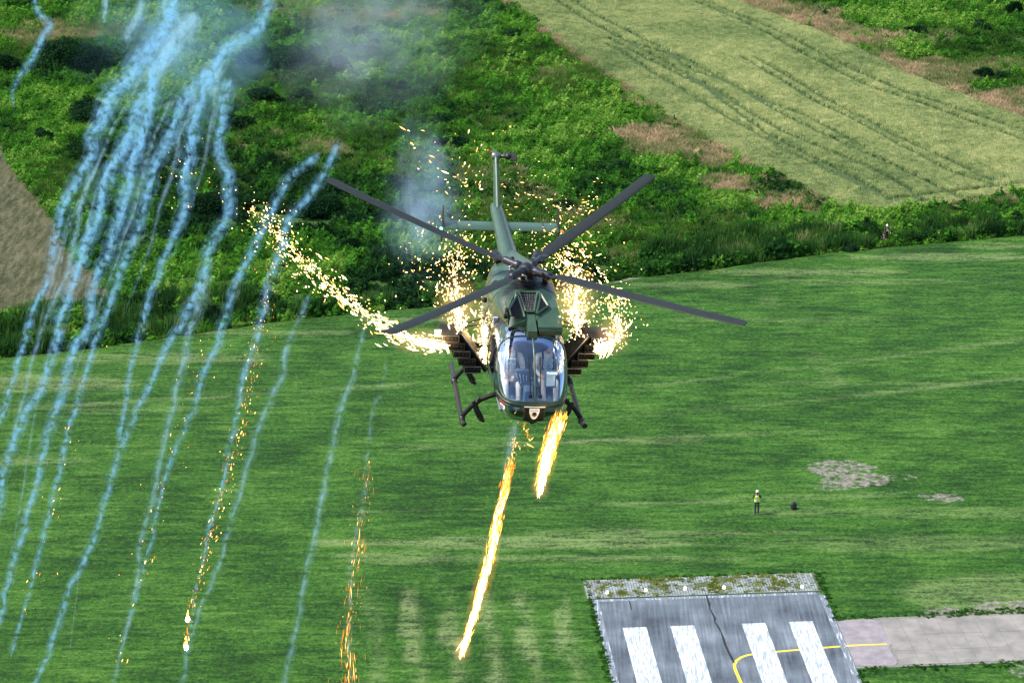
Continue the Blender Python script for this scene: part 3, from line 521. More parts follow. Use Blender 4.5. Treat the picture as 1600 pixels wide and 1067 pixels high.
# ------------------------------------------------------------------ people
M_skin = pbr('skin', (.55, .31, .22), .55, var=.05); M_navy = pbr('navy_cloth', (.018, .022, .042), .85, bump=.3); M_black = pbr('black_cloth', (.010, .010, .012), .8, bump=.2); M_hivis = pbr('hi_vis_yellow', (.62, .85, .06), .6, var=.08); M_refl = pbr('reflective_band', (.7, .72, .74), .4); M_cap = pbr('white_cap', (.75, .74, .70), .7)
M_suit = pbr('beige_flight_suit', (.66, .58, .48), .85, var=.12, scale=9, bump=.4); M_helmet = pbr('navy_helmet', (.03, .045, .11), .25); M_hair = pbr('dark_hair', (.03, .02, .015), .7); M_boot = pbr('boot_leather', (.02, .018, .016), .6); M_vestg = pbr('survival_vest', (.34, .42, .44), .8, var=.2, scale=14); M_grey = pbr('grey_cloth', (.12, .13, .15), .85)
def human(joints, extra=None, mats=None, matrix=None, name='person', mati=None):
    """joints: name -> (x, y, z); one continuous skinned body; mati: bone group -> material index"""
    J = joints; rad = dict(pelvis=.135, spine=.125, chest=.145, neck=.062, jaw=.075, head=.098, crown=.078, sl=.082, sr=.082, el=.052, er=.052, wl=.036, wr=.036, hl=.042, hr=.042, tl=.10, tr=.10, kl=.068, kr=.068, al=.047, ar=.047, ol=.042, or_=.042)
    E = [('pelvis', 'spine', 'top'), ('spine', 'chest', 'top'), ('chest', 'neck', 'top'), ('neck', 'jaw', 'head'), ('jaw', 'head', 'head'), ('head', 'crown', 'head'),
         ('chest', 'sl', 'top'), ('sl', 'el', 'arm'), ('el', 'wl', 'arm'), ('wl', 'hl', 'hand'), ('chest', 'sr', 'top'), ('sr', 'er', 'arm'), ('er', 'wr', 'arm'), ('wr', 'hr', 'hand'),
         ('pelvis', 'tl', 'leg'), ('tl', 'kl', 'leg'), ('kl', 'al', 'leg'), ('al', 'ol', 'foot'), ('pelvis', 'tr', 'leg'), ('tr', 'kr', 'leg'), ('kr', 'ar', 'leg'), ('ar', 'or_', 'foot')]
    names = list(J); V = [Vector(J[k]) for k in names]; rr_ = [rad[k] for k in names]; ed = [(names.index(a), names.index(b)) for a, b, _ in E]; roots = [names.index('pelvis')]; segs = [(V[names.index(a)], V[names.index(b)], g) for a, b, g in E]
    for s in ('l', 'r'):     # five unequal bent fingers at each palm
        h, w = Vector(J['h' + s]), Vector(J['w' + s]); d = (h - w).normalized(); sd = d.cross(Vector((0, 0, 1)));
        sd = sd.normalized() if sd.length > .1 else Vector((1, 0, 0)); dn = sd.cross(d)
        for q, (off, ln) in enumerate([(-.030, .065), (-.010, .08), (.010, .075), (.029, .058), (-.04, .05)]):
            b0 = h + sd * off * (1 if q < 4 else 1.1) - d * (.0 if q < 4 else .035); dd = d if q < 4 else (d * .6 - sd * .8)
            k = len(V); V += [b0, b0 + dd * ln * .55 + dn * .004, b0 + dd * ln * .9 + dn * -.02]; rr_ += [.010, .009, .007]; ed += [(k, k + 1), (k + 1, k + 2)]; roots.append(k); segs.append((V[k], V[k + 2], 'hand'))
    me = D.meshes.new('tmp'); me.from_pydata([tuple(v) for v in V], ed, []); ob = D.objects.new('tmp', me); COL.objects.link(ob)
    md = ob.modifiers.new('s', 'SKIN'); md.use_smooth_shade = True; md.branch_smoothing = .4
    sv = me.skin_vertices[0].data
    for i, r_ in enumerate(rr_): sv[i].radius = (r_, r_ * (1.0 if i else 1.0)); sv[i].use_root = i in roots
    sb = ob.modifiers.new('u', 'SUBSURF'); sb.levels = 2; sb.render_levels = 2
    dg = bpy.context.evaluated_depsgraph_get(); ev = ob.evaluated_get(dg); bm_ = D.meshes.new_from_object(ev); D.objects.remove(ob)
    bm_.name = name; bm_.materials.clear()
    for mm in mats: bm_.materials.append(mm)
    S0 = np.array([s[0] for s in segs]); S1 = np.array([s[1] for s in segs]); dd = S1 - S0; L2 = (dd ** 2).sum(1) + 1e-9
    for p in bm_.polygons:
        c = np.array(p.center); t = np.clip(((c - S0) * dd).sum(1) / L2, 0, 1); q = ((S0 + dd * t[:, None] - c) ** 2).sum(1); p.material_index = mati[segs[int(q.argmin())][2]]; p.use_smooth = True
    e = link(name, bm_)
    if matrix is not None: e.matrix_world = matrix
    h = Vector(J['head']); f = Vector(J.get('_face', (0, -1, 0)))
    return e
M_lip = pbr('lips', (.35, .14, .11), .5)
def face_of(e, J, f=(0, -1, 0)):
    f = Vector(f).normalized(); h = Vector(J['head']); up = (Vector(J['crown']) - Vector(J['jaw'])).normalized(); sd = f.cross(up).normalized()
    MB().ell(h + f * .098 - up * .018, (.014, .018, .022), 8, 6).build('nose', M_skin, e, True)
    for s in (-1, 1):
        MB().ell(h + sd * s * .092 - up * .01, (.014, .020, .030), 8, 6).build('ear', M_skin, e, True); MB().ell(h + f * .088 + sd * s * .032 + up * .012, (.012, .008, .008), 8, 6).build('eye', M_black, e, True)
    MB().ell(h + f * .088 - up * .06, (.024, .008, .008), 8, 6).build('mouth', M_lip, e, True)
def stand(dx=0): return dict(pelvis=(0, 0, .96), spine=(0, .01, 1.14), chest=(0, .0, 1.34), neck=(0, .0, 1.50), jaw=(0, -.02, 1.57), head=(0, -.02, 1.66), crown=(0, -.0, 1.73), sl=(.18, 0, 1.42), sr=(-.18, 0, 1.42), tl=(.09, 0, .90), tr=(-.09, 0, .90), kl=(.11, -.02, .50), kr=(-.10, -.03, .50), al=(.12, .02, .09), ar=(-.11, .02, .09), ol=(.14, -.13, .04), or_=(-.13, -.13, .04), el=(.24, .02, 1.14), er=(-.24, .02, 1.14), wl=(.25, -.06, .91), wr=(-.25, -.06, .91), hl=(.25, -.09, .83), hr=(-.25, -.09, .83))
# photographer on the lawn, camera raised to the eye
J = stand(); J.update(el=(.27, -.13, 1.28), er=(-.27, -.12, 1.28), wl=(.10, -.27, 1.52), wr=(-.10, -.25, 1.54), hl=(.055, -.30, 1.58), hr=(-.06, -.27, 1.60), jaw=(0, -.035, 1.58), head=(0, -.05, 1.67), crown=(0, -.045, 1.74))
p = gnd(1182, 803.5); PM = Matrix.Translation((p[0], p[1], 0)) @ Matrix.Rotation(R(-4), 4, 'Z') @ Matrix.Scale(1.04, 4)
ph = human(J, mats=[M_navy, M_black, M_skin, M_boot], matrix=PM, mati=dict(top=1, arm=1, head=2, hand=2, leg=0, foot=3)); tag(ph, 'person in yellow hi-vis vest and white cap photographing, standing on the lawn', 'person')
face_of(ph, J)
mb = MB()
for z0, z1, w0, w1, q in ((.98, 1.12, .165, .160, 0), (1.12, 1.18, .166, .166, 1), (1.18, 1.34, .162, .178, 0), (1.34, 1.45, .178, .13, 0)):
    n_ = 18; vs = [(math.cos(2 * math.pi * k / n_) * w * 1.12, math.sin(2 * math.pi * k / n_) * w * .92, z) for z, w in ((z0, w0), (z1, w1)) for k in range(n_)]
    mb.add(vs, [(k, (k + 1) % n_, n_ + (k + 1) % n_, n_ + k) for k in range(n_)], q)
mb.tube([(-.02, -.165, .98), (-.02, -.172, 1.2), (-.03, -.15, 1.43)], .022, 6, 1)
mb.build('hi_vis_vest', [M_hivis, M_refl], ph, True)
MB().lathe([(.005, .105), (.06, .10), (.098, .06), (.108, .0), (.104, -.01)], c=(0, -.035, 1.70), n=16).prism([(-.08, -.12, 1.70), (.08, -.12, 1.70), (.06, -.2, 1.69), (-.06, -.2, 1.69)], .012).build('cap', M_cap, ph, True)
M_cam = pbr('camera_black', (.012, .012, .013), .4)
cb = MB(); cb.box((0, -.17, 1.66), (.15, .075, .10), bev=.25); cb.box((0, -.17, 1.72), (.055, .06, .035)); cb.lathe([(.045, 0), (.05, .04), (.043, .10), (.052, .22), (.056, .26), (.046, .262)], c=(0, -.20, 1.66), axis='Y', n=16, rot=None)
cb.v = [(x, -.20 - (y + .20) if y > -.20 else y, z) for x, y, z in cb.v]
co = cb.build('camera_with_lens', M_cam); co.matrix_world = PM; tag(co, 'black camera with long lens held up by the person in the yellow vest', 'camera')
# bag
p = gnd(1240, 795); e = empty('backpack', (p[0], p[1], 0), (0, 0, .3)); tag(e, 'black backpack standing on the lawn right of the photographer', 'backpack')
M_bag = pbr('black_nylon', (.008, .008, .009), .6, bump=.3)
MB().box((0, 0, .22), (.40, .26, .44), taper=1.0, bev=.35).box((0, -.15, .16), (.30, .08, .24), bev=.4).box((0, 0, .46), (.26, .2, .10), bev=.6).build('bag_body', M_bag, e)
MB().tube([(-.06, 0, .49), (-.05, 0, .56), (.05, 0, .56), (.06, 0, .49)], .014, 8).build('carry_loop', M_bag, e)
for s in (-1, 1): MB().tube([(s * .1, .13, .44), (s * .12, .19, .34), (s * .13, .17, .16), (s * .13, .13, .06)], [.03, .035, .03, .015], 8, flat=.4).build('shoulder_strap', M_bag, e)
# two walkers in the ditch reeds
J = stand(); J.update(el=(.24, -.10, 1.16), er=(-.24, -.1, 1.16), wl=(.12, -.28, 1.24), wr=(-.12, -.28, 1.22), hl=(.06, -.33, 1.28), hr=(-.07, -.33, 1.26))
p = gnd(1386, 366); PM2 = Matrix.Translation((p[0], p[1] + .2, float(height(p[0], p[1])))) @ Matrix.Rotation(R(10), 4, 'Z') @ Matrix.Scale(.95, 4)
w1 = human(J, mats=[M_navy, M_skin, M_boot], matrix=PM2, mati=dict(top=0, arm=0, head=1, hand=1, leg=0, foot=2)); tag(w1, 'person in navy clothes and white cap standing among the ditch reeds', 'person'); face_of(w1, J)
MB().lathe([(.005, .105), (.06, .10), (.098, .06), (.108, .0), (.104, -.01)], c=(0, -.01, 1.69), n=16).prism([(-.08, -.1, 1.69), (.08, -.1, 1.69), (.06, -.18, 1.68), (-.06, -.18, 1.68)], .012).build('cap', M_cap, w1, True)
MB().box((0, -.152, 1.32), (.13, .03, .16), bev=.3).build('chest_pocket', pbr('pale_blue_cloth', (.45, .48, .62), .8), w1)
J = stand(); J.update(pelvis=(0, .06, .52), spine=(0, 0, .68), chest=(0, -.10, .86), neck=(0, -.16, 1.0), jaw=(0, -.2, 1.06), head=(0, -.21, 1.14), crown=(0, -.19, 1.22), sl=(.18, -.1, .93), sr=(-.18, -.1, .93), tl=(.1, .04, .47), tr=(-.1, .04, .47), kl=(.16, -.32, .50), kr=(-.16, -.32, .46), al=(.14, -.02, .09), ar=(-.14, -.02, .09), ol=(.16, -.17, .04), or_=(-.16, -.17, .04), el=(.27, -.25, .74), er=(-.27, -.25, .74), wl=(.15, -.42, .70), wr=(-.13, -.42, .68), hl=(.09, -.46, .72), hr=(-.07, -.46, .70))
p = gnd(1379, 369); PM3 = Matrix.Translation((p[0], p[1], float(height(p[0], p[1])))) @ Matrix.Rotation(R(25), 4, 'Z')
w2 = human(J, mats=[M_black, M_skin, M_boot], matrix=PM3, mati=dict(top=0, arm=0, head=1, hand=1, leg=0, foot=2)); tag(w2, 'person in black crouching in the reeds beside the navy-clad one', 'person'); face_of(w2, J)
MB().lathe([(.005, .10), (.06, .095), (.098, .05), (.104, .0), (.098, -.03)], c=(0, -.19, 1.18), n=14).build('hair', M_hair, w2, True)
MB().tube([(.12, -.2, 1.0), (.0, -.26, .86), (-.14, -.18, .70)], .025, 6, flat=.5).build('bag_strap', pbr('pale_strap', (.5, .48, .42), .8), w2)
# ------------------------------------------------------------------ helicopter (local axes: x to its left, y aft, z up from the skids)
HM = Matrix.Translation((.352, 48.933, 57.307)) @ Euler((R(7.107), R(3.874), R(7.274))).to_matrix().to_4x4()
heli = empty('helicopter'); heli.matrix_world = HM; tag(heli, 'dark green military helicopter with skids and side racks flying towards the viewer', 'helicopter')
def camo():
    m, n, l, out = newmat('green_camouflage_paint'); b = n.new('ShaderNodeBsdfPrincipled'); l.new(b.outputs[0], out.inputs[0]); b.inputs['Roughness'].default_value = .34; b.inputs['Specular IOR Level'].default_value = .5
    tc = n.new('ShaderNodeTexCoord'); z = n.new('ShaderNodeTexNoise'); z.inputs['Scale'].default_value = 1.05; z.inputs['Detail'].default_value = 1.5; l.new(tc.outputs['Object'], z.inputs[0])
    r = ramp(n, [(.42, (.008, .011, .010)), (.435, (.018, .044, .023)), (.52, (.020, .050, .026)), (.535, (.036, .078, .043))]); l.new(z.outputs[0], r.inputs[0])
    z2 = n.new('ShaderNodeTexNoise'); z2.inputs['Scale'].default_value = 22; z2.inputs['Detail'].default_value = 6; l.new(tc.outputs['Object'], z2.inputs[0])
    mx = n.new('ShaderNodeMix'); mx.data_type = 'RGBA'; mx.blend_type = 'MULTIPLY'; mx.inputs[0].default_value = .35; l.new(r.outputs[0], mx.inputs[6]); l.new(z2.outputs[1], mx.inputs[7]); l.new(mx.outputs[2], b.inputs['Base Color'])
    rr2 = ramp(n, [(.3, (.26,) * 3), (.7, (.48,) * 3)]); l.new(z2.outputs[0], rr2.inputs[0]); l.new(rr2.outputs[0], b.inputs['Roughness']); return m
M_camo = camo(); M_green = pbr('green_paint', (.034, .074, .041), .34, var=.12, scale=5); M_dgreen = pbr('dark_green_paint', (.016, .036, .020), .4, var=.15); M_metal = pbr('dark_gunmetal', (.035, .036, .042), .38, metal=.6, var=.2, scale=9); M_blk = pbr('matt_black', (.005, .005, .006), .6, spec=.25); M_steel = pbr('worn_steel', (.22, .21, .20), .35, metal=.8, scale=14); M_brown = pbr('brown_rack_metal', (.022, .016, .012), .45, metal=.2, var=.2, scale=12)
M_blade = pbr('rotor_blade_grey', (.012, .016, .015), .65, var=.1, spec=.25); M_glass = glassmat('windscreen_glass', (.92, .97, 1.0), refl=(.50, .64, .86), base=.10); M_glass2 = glassmat('tinted_glass', (.55, .65, .72), base=.05); M_in = pbr('cabin_grey', (.16, .20, .26), .8); M_panel = pbr('instrument_panel', (.06, .10, .14), .6, var=.2, scale=18); M_seat = pbr('seat_fabric', (.10, .14, .19), .9); M_whitep = pbr('white_plate', (.80, .80, .78), .5, var=.02); M_red = pbr('red_paint', (.50, .03, .02), .5)
ST = np.array([  # y, half width, z bottom, z top, exponent
    [0, .001, .965, .967, 2.2], [.004, .20, .87, 1.06, 2.3], [.015, .33, .815, 1.13, 2.4], [.04, .435, .765, 1.215, 2.5], [.09, .515, .725, 1.315, 2.6], [.17, .575, .695, 1.44, 2.65], [.30, .63, .670, 1.59, 2.72], [.48, .675, .648, 1.765, 2.75], [.72, .70, .632, 1.95, 2.85], [1.0, .725, .62, 2.085, 2.95], [1.3, .74, .615, 2.165, 3.1], [1.8, .75, .61, 2.20, 3.2], [2.6, .75, .61, 2.215, 3.2], [3.2, .74, .64, 2.21, 3.1], [3.7, .68, .80, 2.19, 2.8], [4.1, .56, 1.08, 2.16, 2.5], [4.4, .40, 1.36, 2.13, 2.3], [4.55, .22, 1.6, 2.08, 2.1]])
tk = np.concatenate([np.linspace(0, .03, 10)[:-1], np.linspace(.03, .3, 38)[:-1], np.linspace(.3, 1.7, 110)[:-1], np.linspace(1.7, 4.55, 90)])
def cr(y, c):  # smooth interpolation through the stations (monotone cubic on sqrt(y))
    xs_ = np.sqrt(ST[:, 0]); v = ST[:, c]; x = np.sqrt(y); h = np.diff(xs_); s = np.diff(v) / h; m_ = np.zeros(len(v)); m_[1:-1] = np.where(s[:-1] * s[1:] > 0, 2 * s[:-1] * s[1:] / (s[:-1] + s[1:] + 1e-12), 0); m_[0] = s[0]; m_[-1] = s[-1]
    i = np.clip(np.searchsorted(xs_, x) - 1, 0, len(h) - 1); t = (x - xs_[i]) / h[i]; t2 = t * t; t3 = t2 * t
    return (2 * t3 - 3 * t2 + 1) * v[i] + (t3 - 2 * t2 + t) * h[i] * m_[i] + (-2 * t3 + 3 * t2) * v[i + 1] + (t3 - t2) * h[i] * m_[i + 1]
NA = 220; th = np.linspace(0, 2 * np.pi, NA, endpoint=False)
def pod_pts(y):
    w, zb, zt, ex = [cr(y, c) for c in (1, 2, 3, 4)]; c, s = np.cos(th)[None], np.sin(th)[None]; e = (2 / ex)[:, None]
    x = w[:, None] * np.sign(c) * np.abs(c) ** e; z = ((zb + zt) / 2)[:, None] + ((zt - zb) / 2)[:, None] * np.sign(s) * np.abs(s) ** e
    return np.stack([x, np.repeat(y[:, None], NA, 1), z], 2)
PP = pod_pts(tk); nS = len(tk); PV = PP.reshape(-1, 3)
ia = (np.arange(nS - 1)[:, None] * NA + np.arange(NA)[None]).ravel(); ib = (np.arange(nS - 1)[:, None] * NA + (np.arange(NA)[None] + 1) % NA).ravel()
PF = np.stack([ia, ib, ib + NA, ia + NA], 1); PC = PV[PF].mean(1)
A30 = R(30); cx_, cy_, cz_ = PC.T; cq = cz_ * math.cos(A30) + cy_ * math.sin(A30)
Q0, QH, XH = 1.69, .635, .70
def ws_shape(x, q): return np.abs(x / XH) ** 4.2 + np.abs((q - Q0) / np.where(q > Q0, .665, .66)) ** 3.6
up = (cz_ > 1.15); is_ws = (ws_shape(cx_, cq) < 1) & up & (cy_ < 1.6) & (cz_ > 1.165)
is_strip = is_ws & (np.abs(cx_) < .020); is_glass = is_ws & ~is_strip
cw = (cy_ < .62) & (cz_ < 1.095) & (cz_ > .785) & (np.abs(cx_) > .19) & (np.abs(cx_) < .66)
dw = (np.abs(cx_) > .55) & ~is_ws & (cz_ > 1.22 + .0 * cy_) & (cz_ < 1.98) & (cy_ > .55 + .62 * (cz_ - 1.1)) & (cy_ < 1.62)
rwn = (np.abs(cx_) > .55) & (cz_ > 1.25) & (cz_ < 1.95) & (cy_ > 1.75) & (cy_ < 2.55)
ro = ~is_ws & (np.abs(cx_) > .13) & (np.abs(cx_) < .50) & (cy_ > 1.04) & (cy_ < 1.42) & (cz_ > 2.0)
lab = np.zeros(len(PF), int); lab[is_glass & (cx_ < 0)] = 1; lab[is_glass & (cx_ >= 0)] = 2; lab[cw & (cx_ < 0)] = 3; lab[cw & (cx_ > 0)] = 4; lab[dw & (cx_ < 0)] = 5; lab[dw & (cx_ > 0)] = 6; lab[rwn & (cx_ < 0)] = 7; lab[rwn & (cx_ > 0)] = 8; lab[ro & (cx_ < 0)] = 9; lab[ro & (cx_ > 0)] = 10
def podpart(name, k, mat, parent):
    f = PF[lab == k]; u, inv = np.unique(f, return_inverse=True); me = fastmesh(name, PV[u], inv.reshape(f.shape), mat, smooth=True); return link(name, me, parent)
fus = podpart('fuselage', 0, [M_camo], heli)
# the keel panel between the chin windows is darker paint
for k in (1, 2): podpart('windscreen', k, M_glass, heli)
for k in (3, 4): podpart('chin_window', k, M_glass2, heli)
for k in (5, 6): podpart('door_window', k, M_glass2, heli)
for k in (7, 8): podpart('cabin_window', k, M_glass2, heli)
for k in (9, 10): podpart('roof_window', k, M_glass2, heli)
# windscreen rim, following the skin
front = PV[(PV[:, 1] < 1.7)]; fq = front[:, 2] * math.cos(A30) + front[:, 1] * math.sin(A30)
rim = []
for t in np.linspace(0, 2 * np.pi, 140, endpoint=False):
    c, s = math.cos(t), math.sin(t); x = XH * np.sign(c) * abs(c) ** (2 / 4.2); q = Q0 + (.665 if s > 0 else .66) * np.sign(s) * abs(s) ** (2 / 3.6)
    okz = front[:, 2] > 1.165; i = np.argmin((front[:, 0] - x) ** 2 + (fq - q) ** 2 + (~okz) * 5.0 + 0.02 * front[:, 1]); rim.append(front[i])
rim = np.array(rim)
for _ in range(3): rim = (np.roll(rim, 1, 0) + 2 * rim + np.roll(rim, -1, 0)) / 4
rimp = [Vector(p) for p in rim] + [Vector(rim[0])]
MB().tube(rimp, .020, 8, cap=False).build('windscreen_rim', M_dgreen, fus, True)
def skin_at(x, z, ymax=2.0):   # point of the nose skin at front-view position x, z
    f_ = PV[PV[:, 1] < ymax]; i = np.argmin((f_[:, 0] - x) ** 2 + (f_[:, 2] - z) ** 2 + .002 * f_[:, 1]); return Vector(f_[i])
# lip under the windscreen
lip = [skin_at(x, 1.14) + Vector((0, -.012, 0)) for x in np.linspace(-.70, .70, 41)]
lipa = np.array(lip)
for _ in range(4): lipa[1:-1] = (lipa[:-2] + 2 * lipa[1:-1] + lipa[2:]) / 4
MB().tube([Vector(p) for p in lipa], .032, 8).build('nose_lip', M_dgreen, fus, True)
# centre strip
cs = [skin_at(0, z) + Vector((0, -.01, .006)) for z in np.linspace(1.16, 2.12, 30)]
MB().tube(cs, .020, 6, flat=.5).build('centre_strip', M_green, fus, True)
# keel panel, number plate, shield, light
def patch(name, x0, x1, z0, z1, mat, off, shape=None, nx_=16, nz_=16):
    V = []; F = []
    for j in range(nz_ + 1):
        for i in range(nx_ + 1):
            x = x0 + (x1 - x0) * i / nx_; z = z0 + (z1 - z0) * j / nz_
            if shape: x = (x0 + x1) / 2 + (x - (x0 + x1) / 2) * shape(j / nz_)
            w_, zb_, zt_, ex_ = 0, 0, 0, 0; y = nose_y(x, z); V.append((x, y - off, z))
    for j in range(nz_):
        for i in range(nx_): k = j * (nx_ + 1) + i; F.append((k, k + 1, k + nx_ + 2, k + nx_ + 1))
    mb = MB(); mb.add(V, F); return mb.build(name, mat, fus, True)
_yy = np.linspace(.0, 1.2, 500) ** 1.0; _w, _zb, _zt, _ex = [cr(_yy, c) for c in (1, 2, 3, 4)]
def nose_y(x, z):
    ins = (np.abs(x) / _w) ** _ex + (np.abs(z - (_zb + _zt) / 2) / ((_zt - _zb) / 2)) ** _ex < 1; i = int(np.argmax(ins)) if ins.any() else 200; return float(_yy[i])
patch('keel_panel', -.185, .185, .76, 1.115, M_blk, .006)
patch('nose_plate', -.21, .21, 1.085, 1.12, M_whitep, .014, nz_=4)
patch('shield_emblem', -.10, .10, .825, 1.065, M_whitep, .014, shape=lambda t: min(1, .12 + 1.05 * math.sqrt(max(t, 0)) * 1.0))
patch('emblem_bar', -.075, .075, 1.02, 1.03, M_blk, .019, nz_=2)
patch('emblem_bird', -.05, .06, .905, .985, M_blk, .019, shape=lambda t: .35 + .65 * abs(math.sin(t * 7)))
patch('emblem_bird', -.02, .035, .885, .93, M_red, .0205, shape=lambda t: .4 + .6 * abs(math.cos(t * 5)))
for s in (-1, 1):
    a_, b_ = sorted((s * .565, s * .645)); patch('red_marking', a_, b_, 1.03, 1.10, M_red, .012, nx_=6, nz_=6); patch('white_marking', a_, b_, .93, 1.025, M_whitep, .012, nx_=6, nz_=6); patch('black_marking', a_ + .02, b_ - .02, .955, .995, M_blk, .016, nx_=4, nz_=4)
# chin window frames
for s in (-1, 1):
    fr = [(s * .20, .80), (s * .20, 1.085), (s * .42, 1.085), (s * .62, 1.08), (s * .645, .99), (s * .60, .88), (s * .45, .81), (s * .30, .79), (s * .20, .80)]
    pts_ = []
    for (xa, za), (xb, zb_) in zip(fr[:-1], fr[1:]):
        for t in np.linspace(0, 1, 8, endpoint=False): x = xa + (xb - xa) * t; z = za + (zb_ - za) * t; pts_.append(Vector((x, nose_y(x, z) - .004, z)))
    pts_.append(pts_[0]); MB().tube(pts_, .013, 6, cap=False).build('chin_window_frame', M_dgreen, fus, True)
nl_ = MB(); nl_.box((0, .24, .70), (.20, .16, .09), bev=.3); nl_.lathe([(.05, 0), (.055, .03), (.03, .05)], c=(0, .16, .70), axis='Y', n=12, rot=(0, 0, math.pi)); nl_.build('landing_light', M_blk, heli)
# doors (seams) on both sides and handles
for s in (-1, 1):
    for y0, y1 in ((.78, 1.66), (1.72, 2.62)):
        pts_ = [(y0, .78), (y1, .78), (y1, 2.02), (y0 + .35, 2.02), (y0, 1.3), (y0, .78)]; V = []
        for (ya, za), (yb, zb_) in zip(pts_[:-1], pts_[1:]):
            for t in np.linspace(0, 1, 8, endpoint=False):
                y = ya + (yb - ya) * t; z = za + (zb_ - za) * t; w, zb2, zt2, ex = [float(cr(np.array([y]), c)[0]) for c in (1, 2, 3, 4)]
                x = w * max(0, 1 - (abs(z - (zb2 + zt2) / 2) / ((zt2 - zb2) / 2)) ** ex) ** (1 / ex); V.append(Vector((s * (x + .002), y, z)))
        V.append(V[0]); dr_ = MB().tube(V, .009, 5, cap=False).build('door_seam', M_dgreen, fus, True)
        MB().box((s * .765, y1 - .12, 1.12), (.03, .11, .03)).build('door_handle', M_blk, fus)
# wipers
for x in (-.095, .095):
    b0 = Vector((x, nose_y(x, 1.30) - .02, 1.30)); pts_ = [Vector((x * (1 + .2 * t), nose_y(x, 1.32 + .56 * t) - .03, 1.32 + .56 * t)) for t in np.linspace(0, 1, 9)]
    w_ = MB(); w_.lathe([(.0, -.02), (.038, -.02), (.034, .03), (.01, .04)], c=b0, axis='Y', n=12); w_.tube([b0] + pts_, [.016] + [.011] * 9, 6); w_.build('wiper', M_blk, heli, True)
# cabin interior
ins_ = MB(); ins_.box((0, 1.15, .80), (1.24, 1.5, .05)); ins_.build('cabin_floor', M_in, heli)
MB().box((0, 1.86, 1.42), (1.36, .05, 1.35)).build('bulkhead', pbr('pale_bulkhead', (.34, .40, .50), .8), heli)
pn = MB(); pn.box((-.02, .62, 1.02), (.26, .40, .42), taper=1.1); pn.box((-.17, .80, 1.30), (.30, .12, .38), rot=(R(-10), 0, 0), bev=.3); pn.box((-.02, .76, 1.20), (.20, .20, .12)); pn.build('instrument_console', M_panel, heli)
for q in range(4): MB().tube([(-.30 + q * .07, .78, 1.44 - .02 * q), (-.28 + q * .06, .68, 1.36), (-.20 + q * .04, .66, 1.20), (-.08 + q * .02, .70, 1.10)], .014, 6).build('cable', M_seat, heli, True)
sc_ = MB(); sc_.box((.36, .60, 1.40), (.22, .10, .34), rot=(R(-15), 0, 0)); sc_.build('display_unit', M_panel, heli)
MB().box((.36, .545, 1.41), (.17, .012, .25), rot=(R(-15), 0, 0)).box((.36, .49, 1.575), (.20, .10, .03)).build('display_screen', pbr('display_face', (.52, .62, .70), .3, var=.05), heli)
for x in (-.37, .37):
    st = MB(); st.box((x, 1.22, .99), (.46, .46, .12), bev=.4); st.box((x, 1.46, 1.35), (.42, .12, .68), rot=(R(-12), 0, 0), bev=.4); st.box((x, 1.52, 1.75), (.26, .09, .18), rot=(R(-8), 0, 0), bev=.5); st.build('seat', M_seat, heli)
    cs_ = MB(); cs_.tube([(x, .86, .82), (x, .84, 1.05), (x - .02, .90, 1.20)], [.018, .016, .022], 8); cs_.build('control_stick', M_blk, heli)
    for s in (-1, 1): MB().box((x + s * .12, .36, .95), (.09, .03, .13), rot=(R(30), 0, 0)).build('pedal', M_metal, heli)
# cowling
CS = [(1.20, .20, 2.12, 2.165), (1.32, .34, 2.10, 2.22), (1.5, .46, 2.08, 2.30), (1.8, .58, 2.05, 2.42), (2.1, .66, 2.02, 2.52), (2.5, .69, 2.0, 2.58), (3.0, .69, 1.98, 2.57), (3.5, .64, 1.95, 2.50), (3.9, .54, 1.92, 2.40), (4.25, .40, 1.90, 2.30), (4.55, .27, 1.9, 2.24), (4.8, .16, 1.95, 2.19)]
cyv = np.linspace(1.2, 4.8, 90); ca = np.array(CS); K = 48
V = []; 
for y in cyv:
    w, zb_, zt_ = [np.interp(y, ca[:, 0], ca[:, c]) for c in (1, 2, 3)]
    for k in range(K + 1):
        t = math.pi * k / K; c, s = math.cos(t), math.sin(t); V.append((w * np.sign(c) * abs(c) ** .72, y, zb_ + (zt_ - zb_) * abs(s) ** .62))
V = np.array(V).reshape(len(cyv), K + 1, 3)
for _ in range(4): V[1:-1] = (V[:-2] + 2 * V[1:-1] + V[2:]) / 4
V = V.reshape(-1, 3); F = np.array([(j * (K + 1) + i, j * (K + 1) + i + 1, (j + 1) * (K + 1) + i + 1, (j + 1) * (K + 1) + i) for j in range(len(cyv) - 1) for i in range(K)])
cowl = link('engine_cowling', fastmesh('engine_cowling', V, F, M_camo, smooth=True), heli)
